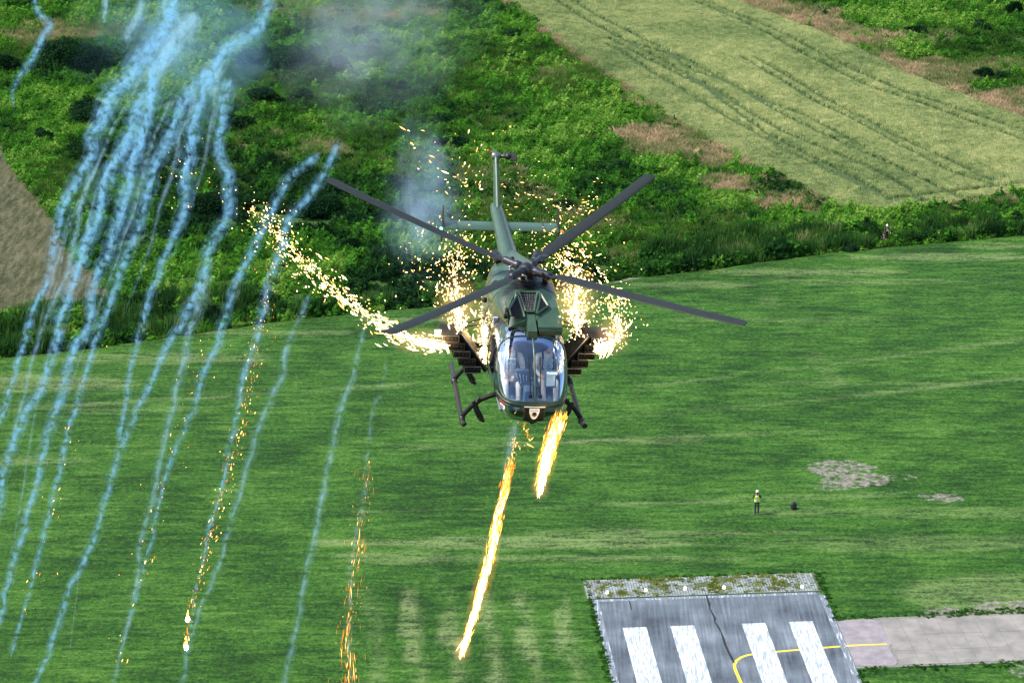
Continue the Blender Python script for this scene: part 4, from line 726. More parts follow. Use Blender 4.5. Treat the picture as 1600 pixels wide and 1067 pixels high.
# intake: sloping greenhouse frame with dark openings
TL, TR, BL, BR = (-.20, 1.94, 2.60), (.16, 1.945, 2.603), (-.115, 1.45, 2.42), (.06, 1.455, 2.42); LA, LB, LC, LD = (-.43, 1.53, 2.43), (-.235, 1.87, 2.574), (-.145, 1.31, 2.366), (-.41, 1.36, 2.36); RA, RB, RC = (.23, 1.885, 2.579), (.35, 1.63, 2.46), (.095, 1.395, 2.398)
hood = MB(); hd = [(-.47, 1.30, 2.10), (.42, 1.30, 2.10), (.42, 1.62, 2.42), (.27, 1.98, 2.58), (-.29, 1.98, 2.58), (-.47, 1.56, 2.42)]; 
hood.add([(-.46, 1.28, 2.16), (.40, 1.28, 2.16), (.40, 1.60, 2.44), (.25, 2.0, 2.585), (-.27, 2.0, 2.585), (-.46, 1.56, 2.42), (-.50, 2.2, 2.2), (.46, 2.2, 2.2), (.20, 2.35, 2.5), (-.22, 2.35, 2.5), (-.10, 1.30, 2.34), (.08, 1.30, 2.34)], [(0, 10, 4, 5), (10, 11, 3, 4), (11, 1, 2, 3), (0, 1, 11, 10), (5, 4, 9, 6), (3, 2, 7, 8), (4, 3, 8, 9), (0, 5, 6), (1, 7, 2)])
hood.build('intake_hood', M_green, heli, False)
def lift(p, d=.02): return Vector(p) + Vector((0, -.35, .94)) * d
g_ = MB(); g_.prism([lift(p, .015) for p in (TL, TR, BR, BL)], .012); grl = g_.build('intake_grille', M_blk, heli, False)
gm = MB()
for i in range(1, 7):
    t = i / 7; gm.tube([lift(Vector(TL).lerp(Vector(TR), t), .026), lift(Vector(BL).lerp(Vector(BR), t), .026)], .004, 4); gm.tube([lift(Vector(TL).lerp(Vector(BL), t), .027), lift(Vector(TR).lerp(Vector(BR), t), .027)], .004, 4)
gm.build('grille_wire', M_steel, grl, False)
for q in ((LA, LB, LC, LD), (RA, RB, RC)):
    MB().prism([lift(p, .02) for p in q], .012).build('intake_opening', M_blk, heli, False)
fr = MB()
for a, c in ((TL, TR), (TL, BL), (TR, BR), (BL, BR), (LA, LB), (LB, LC), (LA, LD), (RA, RB), (RA, RC), (RB, RC)): fr.tube([lift(a, .035), lift(c, .035)], .024, 4)
fr.build('intake_frame', M_green, heli, False)
rg_ = MB(); rg_.add([(-.12, .98, 2.09), (.09, .98, 2.09), (.075, .99, 2.24), (-.10, .99, 2.24), (-.10, 1.46, 2.10), (.075, 1.46, 2.10), (.06, 1.44, 2.41), (-.09, 1.44, 2.41)], [(0, 1, 2, 3), (3, 2, 6, 7), (1, 5, 6, 2), (0, 3, 7, 4), (4, 7, 6, 5)]); rg_.build('roof_ridge', M_green, heli, False)
# boxy sight fairing on the roof
bx = [(.11, 1.10, 2.19), (.60, 1.12, 2.17), (.60, 1.14, 2.26), (.11, 1.12, 2.27), (.11, 1.62, 2.44), (.555, 1.66, 2.44), (.55, 2.30, 2.42), (.28, 2.34, 2.46), (.62, 2.3, 2.1), (.62, 1.6, 2.1), (.11, 1.6, 2.1), (.28, 2.34, 2.1)]
MB().add(bx, [(0, 1, 2, 3), (3, 2, 5, 4), (4, 5, 6, 7), (1, 9, 5, 2), (9, 8, 6, 5), (0, 3, 4, 10), (10, 4, 7, 11), (7, 6, 8, 11)]).build('roof_fairing', M_green, heli, False)
MB().box((.355, 1.085, 2.17), (.46, .04, .10)).build('fairing_underside', M_dgreen, heli)
bl_ = MB(); bl_.ell((.43, 2.58, 2.60), (.085, .085, .10), 16, 10); bl_.lathe([(.06, -.12), (.05, 0), (.05, .04)], c=(.43, 2.58, 2.52), n=12); bl_.build('beacon', pbr('dark_red_dome', (.035, .012, .012), .25), heli, True)
MB().ell((-.55, 2.72, 2.405), (.12, .15, .05), 16, 8, rot=(0, R(-28), 0)).build('oil_cooler_intake', M_blk, heli, True)
MB().box((-.50, 1.62, 2.42), (.02, .16, .24), rot=(R(20), 0, 0)).build('blade_antenna', M_steel, heli)
MB().box((-.50, 1.5, 2.30), (.07, .10, .06)).build('antenna_base', M_blk, heli)
MB().tube([(-.64, 1.0, 1.98), (-.62, 1.2, 2.12), (-.55, 1.38, 2.20), (-.40, 1.52, 2.24)], .010, 6).build('grab_rail', M_steel, heli, True)
MB().lathe([(.0, 0), (.05, .0), (.06, .06), (.03, .09)], c=(-.72, 2.7, 2.05), axis='X', n=12, rot=(0, 0, math.pi)).build('side_lamp', M_blk, heli, True)
for s in (-1, 1): MB().lathe([(.09, 0), (.10, .02), (.10, .28), (.085, .28), (.08, .05)], c=(s * .36, 3.75, 2.42), axis='Y', n=16, rot=(R(12), 0, R(-20 * s))).build('exhaust', M_metal, heli, True)
panel = MB()
for x, y in ((-.45, 2.5), (.25, 2.9), (-.2, 3.3), (.35, 3.4)): pass
for y in (2.32, 3.05):
    w = np.interp(y, ca[:, 0], ca[:, 1]); zt_ = np.interp(y, ca[:, 0], ca[:, 3]); zb_ = np.interp(y, ca[:, 0], ca[:, 2])
    panel.tube([(w * 1.002 * np.sign(math.cos(t)) * abs(math.cos(t)) ** .72, y, zb_ + (zt_ - zb_) * abs(math.sin(t)) ** .62 + .002) for t in np.linspace(.15, math.pi - .15, 40)], .007, 5)
panel.build('cowling_seams', M_dgreen, cowl, True)
# tail boom, stabiliser, fin
by = np.linspace(4.15, 7.35, 30); bm_ = MB(); brad = np.interp(by, [4.15, 5.0, 7.35], [.235, .20, .135])
bm_.tube([(0, y, 1.95 + .012 * (y - 4.15)) for y in by], brad, 20); boom = bm_.build('tail_boom', M_green, heli, True)
MB().tube([(0, y, 1.95 + .012 * (y - 4.15) + np.interp(y, [4.15, 5, 7.35], [.235, .20, .135])) for y in np.linspace(4.4, 7.0, 12)], .045, 8, flat=.8).build('drive_shaft_cover', M_dgreen, boom, True)
def airfoil(c, t, n=12):
    P = []
    for k in range(2 * n):
        a = math.pi * 2 * k / (2 * n); x = .5 - .5 * math.cos(a); yt = 5 * t * (.2969 * math.sqrt(max(x, 0)) - .126 * x - .3516 * x * x + .2843 * x ** 3 - .1015 * x ** 4); P.append((c * x, (1 if math.sin(a) >= 0 else -1) * yt * c))
    return P
def wing(sections, mat, name, parent, swap=False):
    """sections: (origin, chord, thickness, chord_dir, thick_dir)"""
    mb = MB(); vs = []; k = 0
    for o, c, t, cd, td in sections:
        P = airfoil(c, t); k = len(P); vs += [Vector(o) + Vector(cd) * a + Vector(td) * b for a, b in P]
    fs = [(i * k + j, i * k + (j + 1) % k, (i + 1) * k + (j + 1) % k, (i + 1) * k + j) for i in range(len(sections) - 1) for j in range(k)] + [tuple(range(k - 1, -1, -1)), tuple(range((len(sections) - 1) * k, len(sections) * k))]
    mb.add(vs, fs); return mb.build(name, mat, parent, 50)
stab = wing([((x, 6.2, 1.97), .44, .13, (0, 1, 0), (0, 0, 1)) for x in (-1.23, -.8, 0, .8, 1.23)], M_green, 'stabiliser', heli)
for x in (-.95, .92): MB().box((x, 6.4, 1.972), (.012, .42, .064)).build('stabiliser_seam', M_dgreen, stab)
for s in (-1, 1):
    ep = wing([((s * 1.245, 6.42, 1.55), .26, .10, (0, 1, 0), (1, 0, 0)), ((s * 1.245, 6.2, 1.95), .46, .08, (0, 1, 0), (1, 0, 0)), ((s * 1.245, 6.48, 2.32), .24, .10, (0, 1, 0), (1, 0, 0))], M_brown, 'end_plate', heli)
    MB().ell((s * 1.30, 6.22, 1.97), (.035, .05, .03), 12, 8).build('navigation_light', emitmat('green_lamp', (.2, 1., .8), 2.5) if s < 0 else pbr('red_lamp', (.7, .08, .04), .3, emit=.5), ep, True)
fin = wing([((0, 6.75, 1.9), .95, .16, (0, 1, 0), (1, 0, 0)), ((0, 7.05, 2.15), .80, .17, (0, 1, 0), (1, 0, 0)), ((0, 7.85, 2.88), .52, .22, (0, 1, 0), (1, 0, 0)), ((0, 7.93, 2.94), .42, .2, (0, 1, 0), (1, 0, 0))], M_green, 'tail_fin', heli)
MB().tube([(-.05, 7.0, 1.98), (0, 6.98, 2.12), (.05, 7.0, 1.98)], .05, 8).build('fin_root_fairing', M_dgreen, fin, True)
MB().lathe([(.05, -.10), (.09, -.08), (.09, .06), (.05, .10)], c=(0, 8.02, 2.90), axis='X', n=14).build('tail_gearbox', M_steel, heli, True)
trt = MB(); trt.tube([(.08, 8.02, 2.90), (.42, 8.02, 2.90)], [.045, .035], 10); trt.lathe([(.07, 0), (.075, .05), (.06, .09)], c=(.22, 8.02, 2.9), axis='X', n=12); trt.lathe([(.06, 0), (.07, .03), (.05, .07)], c=(.36, 8.02, 2.9), axis='X', n=12); trt.build('tail_rotor_hub', M_metal, heli, True)
for s in (-1, 1):
    d = Vector((0, math.cos(R(22)), -math.sin(R(22)))) * s; td = Vector((1, 0, 0)); cd = d.cross(td)
    wing([(Vector((.33, 8.02, 2.90)) + d * r - cd * .09, .18, .12, cd, td) for r in (.12, .3, .92)], M_blade, 'tail_rotor_blade', heli)
MB().tube([(-.06, 8.05, 2.95), (-.16, 8.05, 3.0)], [.03, .015], 8).ell((-.17, 8.05, 3.01), (.03, .03, .03)).build('tail_lamp', pbr('tail_lamp_red', (.4, .06, .03), .4), heli, True)
MB().tube([(0, 7.2, 1.84), (0, 7.55, 1.72), (0, 7.75, 1.62)], [.03, .025, .02], 8).build('tail_skid', M_blk, heli, True)
# rotor head
HZ = 2.86; HC = Vector((0, 2.5, HZ))
ms = MB(); ms.lathe([(.20, -.34), (.19, -.26), (.13, -.20), (.10, .0), (.10, .06)], c=HC, n=20); ms.build('mast', M_blk, heli, True)
sw = MB(); sw.lathe([(.14, -.20), (.23, -.19), (.23, -.15), (.14, -.13)], c=HC, n=24); sw.build('swashplate', M_metal, heli, True)
hb = MB(); hb.lathe([(.02, -.08), (.16, -.07), (.17, .05), (.12, .09), (.06, .13), (.02, .13)], c=HC, n=20); hub = hb.build('rotor_hub', M_metal, heli, True)
AZ = R(40)
for k in range(4):
    b = AZ + k * math.pi / 2; d = Vector((math.cos(b), -math.sin(b), 0)); sd = Vector((0, 0, 1)).cross(d); cone = R(3.2); dv = (d * math.cos(cone) + Vector((0, 0, 1)) * math.sin(cone))
    gp = MB(); gp.tube([HC + dv * .12, HC + dv * .24, HC + dv * .30, HC + dv * .52, HC + dv * .60], [.085, .10, .075, .085, .05], 12); gp.box(HC + dv * .62, (.2, .13, .05), rot=(dv.to_track_quat('X', 'Z')).to_matrix()); gr_ = gp.build('blade_grip', M_metal, heli, True)
    MB().tube([HC + d * .30 + sd * .18 + Vector((0, 0, -.02)), HC + d * .20 + sd * .16 + Vector((0, 0, -.17))], .016, 8).tube([HC + d * .30, HC + d * .30 + sd * .19], [.035, .022], 8).build('pitch_link', M_steel, gr_, True)
    pend = MB(); pend.ell(HC + d * .42 + sd * -.10 + Vector((0, 0, .05)), (.05, .05, .05), 10, 8); pend.build('pendulum', M_blk, gr_, True)
    td = dv.cross(sd); sec = []
    for r in (.66, .95, 1.2, 2.5, 3.8, 4.80, 4.92):
        pit = R(8 - 6 * (r - .7) / 4.2); cd = sd * math.cos(pit) + td * math.sin(pit); t2 = dv.cross(cd); ch = .15 if r < .8 else (.27 if r < 4.85 else .20); droop = Vector((0, 0, .012 * r * r))
        sec.append((HC + dv * r + droop * .6 - cd * ch * .27, ch, .13, cd, t2))
    wing(sec, M_blade, 'rotor_blade', heli)
# skids
for s in (-1, 1):
    sk = MB(); sk.tube([(s * 1.19, 3.75, .05), (s * 1.20, 3.2, .045), (s * 1.21, 1.55, .045), (s * 1.215, 1.25, .055), (s * 1.215, 1.05, .10), (s * 1.215, .94, .18)], [.045, .048, .048, .048, .046, .04], 12); skid = sk.build('skid', M_brown, heli, True)
    MB().tube([(s * 1.21, 3.1, .005), (s * 1.21, 1.5, .0)], .030, 6, flat=.4).build('wear_strip', M_steel, skid, True)
    MB().tube([(s * 1.215, .94, .18), (s * 1.20, .90, .20)], [.05, .035], 10).build('skid_cap', M_blk, skid, True)
    for y, zz in ((1.42, .62), (3.0, .62)):
        ct = MB(); ct.tube([(s * .25, y, zz - .02), (s * .60, y, zz - .03), (s * .85, y, zz - .14), (s * 1.05, y, .30), (s * 1.17, y, .13), (s * 1.205, y, .05)], [.05, .05, .05, .048, .048, .055], 12); tb_ = ct.build('cross_tube', M_blk, heli, True)
        st = MB(); st.tube([(s * .97, y, .40), (s * .93, y - .03, .26), (s * .84, y - .07, .10), (s * .81, y - .08, .05)], [.055, .06, .065, .05], 10, flat=.8); st.box((s * .82, y - .10, .08), (.12, .12, .05), rot=(0, s * R(-30), 0)); st.build('step', M_blk, tb_)
        MB().lathe([(.03, 0), (.034, .05), (.02, .07)], c=(s * 1.0, y - .02, .39), n=10).lathe([(.03, 0), (.034, .05), (.02, .07)], c=(s * .90, y - .02, .46), n=10).build('clamp_bolt', M_metal, tb_, True)
        MB().tube([(s * 1.205, y - .11, .05), (s * 1.205, y + .11, .05)], .062, 12).build('saddle', M_metal, tb_, True)
# side racks with flare dispensers
for s in (-1, 1):
    ar = MB(); ar.box((s * .86, 2.30, 1.06), (.46, .14, .12), rot=(0, s * R(-12), 0)); ar.box((s * .88, 2.75, 1.04), (.46, .12, .10), rot=(0, s * R(-12), 0)); ar.box((s * .98, 2.15, .84), (.30, .34, .12), rot=(0, s * R(18), 0)); ar.build('pylon', M_blk, heli)
    rot = Euler((0, s * R(34), 0)).to_matrix(); c0_ = Vector((s * 1.02, 2.2, 1.27)); ax_ = rot @ Vector((0, 0, 1)); nx2 = rot @ Vector((1, 0, 0))
    rk = MB(); rk.box(c0_, (.07, .62, 1.02), rot=rot, bev=.2); rk.box(c0_ + nx2 * s * .10, (.16, .50, .90), rot=rot, bev=.2); rack = rk.build('dispenser_rack', M_blk, heli)
    MB().tube([c0_ + ax_ * .50 + Vector((0, -.32, 0)) - nx2 * s * .03, c0_ - ax_ * .50 + Vector((0, -.32, 0)) - nx2 * s * .03], .014, 6).build('rack_edge', M_steel, rack, True)
    for k in range(5):
        cc = c0_ + ax_ * (.40 - k * .20) + Vector((s * (.26 - .01 * k), -.10 - .01 * k, 0)); dsp = MB(); dsp.box(cc, (.34, .52, .145), bev=.12); dm = dsp.build('flare_dispenser', M_blk, heli)
        fm = MB(); y0 = cc.y - .275; hx_, hz_ = .165, .068
        for a, c in (((-hx_, -hz_), (hx_, -hz_)), ((hx_, -hz_), (hx_, hz_)), ((hx_, hz_), (-hx_, hz_)), ((-hx_, hz_), (-hx_, -hz_))): fm.tube([(cc.x + a[0], y0, cc.z + a[1]), (cc.x + c[0], y0, cc.z + c[1])], .007, 5)
        fm.build('dispenser_frame', M_steel if k in (0, 2, 4) else M_brown, dm)
        tb2 = MB()
        for q in range(4): tb2.lathe([(.0, 0), (.03, .0), (.03, -.015), (.02, -.02)], c=(cc.x - .115 + q * .077, y0 + .012, cc.z), axis='Y', n=10)
        tb2.build('cartridges', M_blk, dm, True)
    tt_ = MB()
    for q, dz in ((0, .07), (1, -.02)): tt_.tube([c0_ + ax_ * .36 + Vector((s * .30, -.1, dz)), c0_ + ax_ * .36 + Vector((s * .58, -.12, dz))], .035, 10)
    tt_.build('launch_tube', M_whitep, rack, True)
    for dy in (0, .25): MB().tube([(s * .74, 2.5 + dy, 1.62), (s * 1.30, 2.3 + dy * .4, 1.62)], .013, 6).build('brace_rod', M_blk, heli, True)
    MB().tube([(s * .70, .62, 1.06), (s * .86, .62, 1.06)], .012, 6).build('pitot_rod', M_green, heli, True)
# crew, seated
def seated(x): return {k: (a, b - .02, c + .01) if k not in ('al', 'ar', 'ol', 'or_', 'kl', 'kr') else (a, b, c + .03) for k, (a, b, c) in seated0(x).items()}
def seated0(x): return dict(pelvis=(x, 1.25, 1.12), spine=(x, 1.29, 1.30), chest=(x, 1.28, 1.50), neck=(x, 1.26, 1.65), jaw=(x, 1.23, 1.70), head=(x, 1.21, 1.78), crown=(x, 1.22, 1.85), sl=(x + .19, 1.27, 1.57), sr=(x - .19, 1.27, 1.57), tl=(x + .10, 1.18, 1.10), tr=(x - .10, 1.18, 1.10), kl=(x + .13, .74, 1.20), kr=(x - .13, .74, 1.20), al=(x + .12, .52, .90), ar=(x - .12, .52, .90), ol=(x + .12, .36, .90), or_=(x - .12, .36, .90), el=(x + .26, 1.14, 1.34), er=(x - .26, 1.12, 1.34), wl=(x + .09, .95, 1.24), wr=(x - .13, .92, 1.26), hl=(x + .03, .91, 1.22), hr=(x - .09, .87, 1.24))
for x, lab in ((-.37, 'pilot in beige flight suit and navy helmet behind the left windscreen half'), (.37, 'copilot in beige flight suit and navy helmet behind the right windscreen half')):
    J = seated(x); pl = human(J, mats=[M_suit, M_skin, M_boot], matrix=HM, mati=dict(top=0, arm=0, head=1, hand=1, leg=0, foot=2)); tag(pl, lab, 'person'); face_of(pl, J)
    hm = MB(); hm.ell((x, 1.215, 1.815), (.128, .145, .130), 18, 12); hm.v = [(a, max(b, 1.125) if c < 1.82 else b, max(c, 1.75)) for a, b, c in hm.v]; hm.build('helmet', M_helmet, pl, True)
    MB().box((x, 1.10, 1.47), (.20, .06, .22), bev=.4).box((x - .06, 1.06, 1.44), (.07, .04, .08)).box((x + .06, 1.06, 1.44), (.07, .04, .08)).build('survival_vest', M_vestg, pl)
    for s in (-1, 1): MB().tube([(x + s * .10, 1.07, 1.35), (x + s * .10, 1.09, 1.53), (x + s * .11, 1.18, 1.64), (x + s * .10, 1.32, 1.67)], .022, 6, flat=.4).build('harness_strap', M_blk, pl, True)
# ------------------------------------------------------------------ burning flares, spark streams, smoke
M_spark = emitmat('white_hot_spark', (1.0, .70, .32), 3.6); M_spark2 = emitmat('golden_spark', (1.0, .50, .11), 2.2); M_ember = emitmat('orange_ember', (1.0, .33, .04), .6); M_fl = emitmat('orange_flame_streak', (1.0, .44, .06), 1.8); M_flame = None; M_core = emitmat('flare_core', (1.0, .86, .55), 14.0)
OCT = np.array([(0, 0, 1), (1, 0, 0), (0, 1, 0), (-1, 0, 0), (0, -1, 0), (0, 0, -1)], float); OCF = np.array([(0, 1, 2), (0, 2, 3), (0, 3, 4), (0, 4, 1), (5, 2, 1), (5, 3, 2), (5, 4, 3), (5, 1, 4)])
def spark_mesh(name, C, L_, W_, Dr, mats, mi):
    """elongated glowing grains: centres, lengths, widths, directions"""
    n = len(C); Dr = Dr / np.linalg.norm(Dr, axis=1)[:, None]; A = np.cross(Dr, np.array([.3, .8, .2])); A /= np.linalg.norm(A, axis=1)[:, None]; B = np.cross(Dr, A)
    V = C[:, None] + OCT[None, :, 2:3] * (Dr * L_[:, None])[:, None] + OCT[None, :, 0:1] * (A * W_[:, None])[:, None] + OCT[None, :, 1:2] * (B * W_[:, None])[:, None]
    F = (OCF[None] + 6 * np.arange(n)[:, None, None]).reshape(-1, 3); return fastmesh(name, V.reshape(-1, 3), F, mats, np.repeat(mi, 8))
def polyat(P, t):
    P = np.asarray(P, float); s = np.concatenate([[0], np.cumsum(np.linalg.norm(np.diff(P[:, :2], axis=0), axis=1))]); s /= s[-1]
    return np.stack([np.interp(t, s, P[:, c]) for c in range(P.shape[1])], 1)
def stream(name, pts, n, w0, w1, lab, tpow=1.3, size=(.028, .018), hot=.65, depw=.5, curl=0, slender=3.4, ember=0.0, seed=1, wig=.06):
    """pts: (px, py, depth) surveyed run of the stream; w0, w1 spread in pixels at its two ends"""
    r = np.random.default_rng(seed); t = r.random(n) ** tpow; c = polyat(pts, t); c2 = polyat(pts, np.clip(t + .02, 0, 1)); c1 = polyat(pts, np.clip(t - .02, 0, 1)); w = w0 + (w1 - w0) * t
    ang = r.random(n) * 6.28; rad = np.abs(r.normal(0, .55, n)); px_ = c[:, 0] + np.cos(ang) * rad * w; py_ = c[:, 1] + np.sin(ang) * rad * w; dep = c[:, 2] + r.normal(0, depw, n)
    C = np.array([air(a, b, d) for a, b, d in zip(px_, py_, dep)]); Dr = np.array([air(b[0], b[1], b[2]) - air(a[0], a[1], a[2]) for a, b in zip(c1, c2)]) + r.normal(0, wig, (n, 3)) + 1e-4
    n_ = 0; k = (.26 + .66 * r.random(n) ** 2.2) * (1 - .35 * t); Wd = size[1] * k; Wd = Wd * .85; Ln = Wd * (1.2 + slender * 1.8 * r.random(n) ** 1.5); mi = np.where(r.random(n) < ember, 2, np.where(r.random(n) < hot * (1.15 - .5 * t), 0, 1))
    o = link(name, spark_mesh(name, C, Ln, Wd, Dr, [M_spark, M_spark2, M_ember], mi)); return tag(o, lab, 'sparks', 'spark streams', 'stuff')
stream('spark_stream', [(694, 541, 52.6), (660, 536, 52.8), (600, 512, 53.5), (540, 470, 54.5), (480, 415, 56), (430, 362, 57.5), (395, 325, 58.5)], 950, 10, 46, 'white hot sparks streaming left from the left side rack', 1.25, seed=1, size=(.03, .034), hot=.85)
stream('spark_stream', [(716, 515, 53.6), (716, 480, 54.5), (712, 440, 56), (708, 400, 57.5), (735, 365, 58.5)], 640, 16, 62, 'white sparks fountaining up behind the left side rack', 1.0, seed=2, size=(.03, .030), hot=.8)
stream('spark_stream', [(700, 470, 55), (660, 420, 57), (640, 380, 58)], 70, 40, 60, 'loose sparks between the left side rack and the smoke puff', 1.0, seed=3, size=(.03, .026), hot=.7)
stream('spark_stream', [(757, 565, 54.3), (756, 530, 54.6), (757, 490, 55), (764, 455, 56)], 260, 10, 14, 'bright sparks running along the fuselage side', 1.0, seed=4, size=(.03, .036), hot=.95, depw=.15)
stream('spark_stream', [(902, 515, 53.6), (898, 480, 54.8), (905, 445, 56.2), (890, 412, 57.5), (850, 385, 58.5)], 860, 18, 58, 'white sparks fountaining up behind the right side rack', 1.0, seed=5, size=(.03, .030), hot=.8)
stream('spark_stream', [(932, 546, 52.8), (955, 538, 53.1), (970, 520, 53.8), (965, 490, 55), (950, 455, 56)], 480, 10, 46, 'white hot sparks streaming right from the right side rack', 1.1, seed=6, size=(.03, .032), hot=.85)
stream('spark_stream', [(950, 440, 56), (900, 380, 57.5), (860, 360, 58.5), (930, 330, 59), (800, 300, 60)], 200, 50, 60, 'golden sparks scattered right of the tail boom', .9, seed=7, size=(.03, .026), hot=.45)
stream('spark_stream', [(620, 215, 62), (690, 270, 61), (745, 300, 60), (755, 212, 61), (700, 330, 60)], 75, 50, 50, 'golden sparks drifting left of the tail fin', 1.0, seed=8, size=(.03, .030), hot=.4)
stream('spark_stream', [(410, 350, 59), (350, 300, 62), (260, 240, 66), (300, 330, 64)], 40, 40, 60, 'stray sparks among the middle smoke trails', 1.0, seed=9, size=(.03, .026), hot=.5)
# the glow of the burning charges on the airframe
for nm, p, e_ in (('left', (690, 528, 53.6), 14), ('right', (945, 525, 53.8), 12), ('side', (746, 515, 55.0), 18), ('chin', (872, 672, 52.0), 14)):
    ld = D.lights.new('flare_glow', 'POINT'); ld.energy = e_; ld.color = (1, .66, .28); ld.shadow_soft_size = .15; lo = D.objects.new('flare_glow', ld); COL.objects.link(lo); lo.location = air(*p)
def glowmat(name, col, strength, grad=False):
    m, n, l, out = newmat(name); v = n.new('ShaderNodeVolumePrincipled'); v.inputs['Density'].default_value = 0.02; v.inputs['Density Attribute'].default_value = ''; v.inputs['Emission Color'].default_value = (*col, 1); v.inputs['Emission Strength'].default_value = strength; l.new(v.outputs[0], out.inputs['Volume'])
    if grad:    # bloom fades out from its middle
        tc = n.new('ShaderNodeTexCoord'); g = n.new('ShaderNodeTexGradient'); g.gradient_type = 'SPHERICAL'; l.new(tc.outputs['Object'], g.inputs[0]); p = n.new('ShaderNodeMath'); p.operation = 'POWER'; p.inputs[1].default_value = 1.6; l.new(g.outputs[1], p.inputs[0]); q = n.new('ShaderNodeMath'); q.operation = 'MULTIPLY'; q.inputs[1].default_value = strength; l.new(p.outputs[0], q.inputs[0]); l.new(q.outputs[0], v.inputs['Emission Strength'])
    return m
M_bloom = glowmat('spark_bloom_volume', (1.0, .55, .18), .75, True); M_flglow = glowmat('flame_glow_volume', (1.0, .42, .07), .22); M_tip = glowmat('flare_tip_bloom', (1.0, .55, .2), 1.6, True)  # emissive volumes that add bloom to the sparks and flares
GB = MB().ell((0, 0, 0), (1, 1, 1), 24, 16).mesh('spark_bloom', M_bloom, True)
for lab, c_, r_ in (('soft bloom added at the muzzle of the left side rack', (660, 533, 52.9), (.75, .5, .30)), ('soft bloom added behind the left side rack', (716, 478, 54.6), (.55, .5, .75)), ('soft bloom added behind the right side rack', (898, 472, 54.9), (.60, .5, .85)), ('soft bloom added at the muzzle of the right side rack', (958, 522, 53.5), (.42, .45, .50)), ('soft bloom added along the fuselage side', (755, 520, 55.0), (.26, .4, .85))):
    o = link('spark_bloom', GB); o.location = air(*c_); o.scale = r_; tag(o, lab, 'bloom', 'bloom added around the burning charges', 'stuff')  # glowing ellipsoids added as bloom where the spark streams start
# two falling flares
def flare(tip, run, n, w0, w1, lab, seed, core_w):
    e = empty('burning_flare', tuple(air(*tip))); b = Vector(air(*tip)); tag(e, lab, 'flare', 'burning flares'); r = np.random.default_rng(seed)
    P = [tip] + run; C_ = [Vector(air(*p)) - b for p in P]; npt = len(C_); ts = np.linspace(0, .55, 14); cc = polyat(P, ts); ctr = [Vector(air(*q)) - b for q in cc]
    rad = [core_w * (.35 + 1.0 * math.sin(min(1, .12 + t * 1.9) * math.pi * .55)) * (1 - t / .62) ** .5 * (1 + r.normal(0, .12)) for t in ts]
    MB().tube(ctr, rad, 10).build('burning_core', M_core, e, True)
    ts2 = np.linspace(0, .8, 16); MB().tube([Vector(air(*q)) - b for q in polyat(P, ts2)], [core_w * (.6 + 4.2 * math.sin(min(1, .08 + q * 1.4) * math.pi * .8)) for q in ts2], 14).build('flame_glow', M_flglow, e, True)  # emissive sheath added for a soft glow around the burning core
    gt = link('tip_bloom', MB().ell((0, 0, 0), (1, 1, 1), 20, 14).mesh('tip_bloom', M_tip, True), e); gt.scale = (.22, .22, .34); gt.location = (0, 0, .10)  # bloom added as an emissive ball around the flare head
    t = np.clip(r.random(n) ** 1.1, 0.02, 1); c = polyat(P, t); w = w0 + (w1 - w0) * np.sin(np.clip(t * 1.25, 0, 1) * math.pi * .62); off = np.clip(r.normal(0, .42, n), -1, 1); 
    Cn = np.array([air(a + o * ww, y + abs(o) * ww * -.25, d) for (a, y, d), o, ww in zip(c, off, w)]) - np.array(b) + r.normal(0, .02, (n, 3)); tn = np.array(C_[-1] - C_[0]); tn = tn / np.linalg.norm(tn); Dr = tn[None] + r.normal(0, .14, (n, 3)); Wd = .005 + .007 * r.random(n) * (1 - .4 * t); Ln = Wd * (6 + 14 * r.random(n)); mi = np.where((r.random(n) < 1.25 - 1.25 * t) & (np.abs(off) < .55), 0, np.where(r.random(n) < 1.25 - t, 1, 2))
    so = link('spark_tail', spark_mesh('spark_tail', Cn, Ln, Wd, Dr, [M_spark, M_fl, M_ember], mi), e); tag(so, kind='stuff'); return e
flare((722, 1020, 50.5), [(733, 985, 50.6), (748, 935, 50.8), (766, 870, 51), (779, 805, 51.3), (790, 760, 51.6), (797, 725, 51.8)], 1300, 1.5, 7, 'long burning flare falling lowest beneath the helicopter with a golden spark tail', 31, .040)
flare((844, 766, 51.2), [(848, 745, 51.3), (855, 715, 51.5), (862, 690, 51.7), (870, 668, 52), (876, 650, 52.2)], 1200, 2, 13, 'short burning flare just dropped below the right side of the helicopter nose', 32, .045)
stream('ember_trail', [(797, 730, 51.8), (802, 700, 52), (808, 665, 52.2)], 70, 10, 16, 'sparse golden sparks linking the lowest flare to the helicopter', 1.3, seed=21, size=(.03, .016), hot=0, ember=.4, slender=7, depw=.1)
stream('ember_trail', [(815, 665, 52), (828, 680, 52), (826, 700, 52)], 26, 8, 10, 'orange embers under the helicopter nose', 1.0, seed=12, size=(.03, .02), hot=0, ember=.6, slender=5)
stream('ember_trail', [(546, 1080, 60), (543, 1000, 60), (552, 900, 60.5), (568, 800, 61), (577, 720, 61)], 360, 24, 16, 'orange ember streaks falling along the lower smoke trail left of the helicopter', 1.5, seed=13, size=(.03, .011), hot=0, ember=.8, slender=18, wig=.012, depw=.3)
stream('ember_trail', [(288, 1010, 66), (300, 950, 66), (322, 860, 67), (350, 760, 67), (385, 640, 68), (415, 480, 69), (430, 380, 70)], 480, 10, 34, 'golden embers falling along the smoke trail at left centre', .9, seed=14, size=(.03, .020), hot=.06, ember=.55, slender=3, depw=.4)
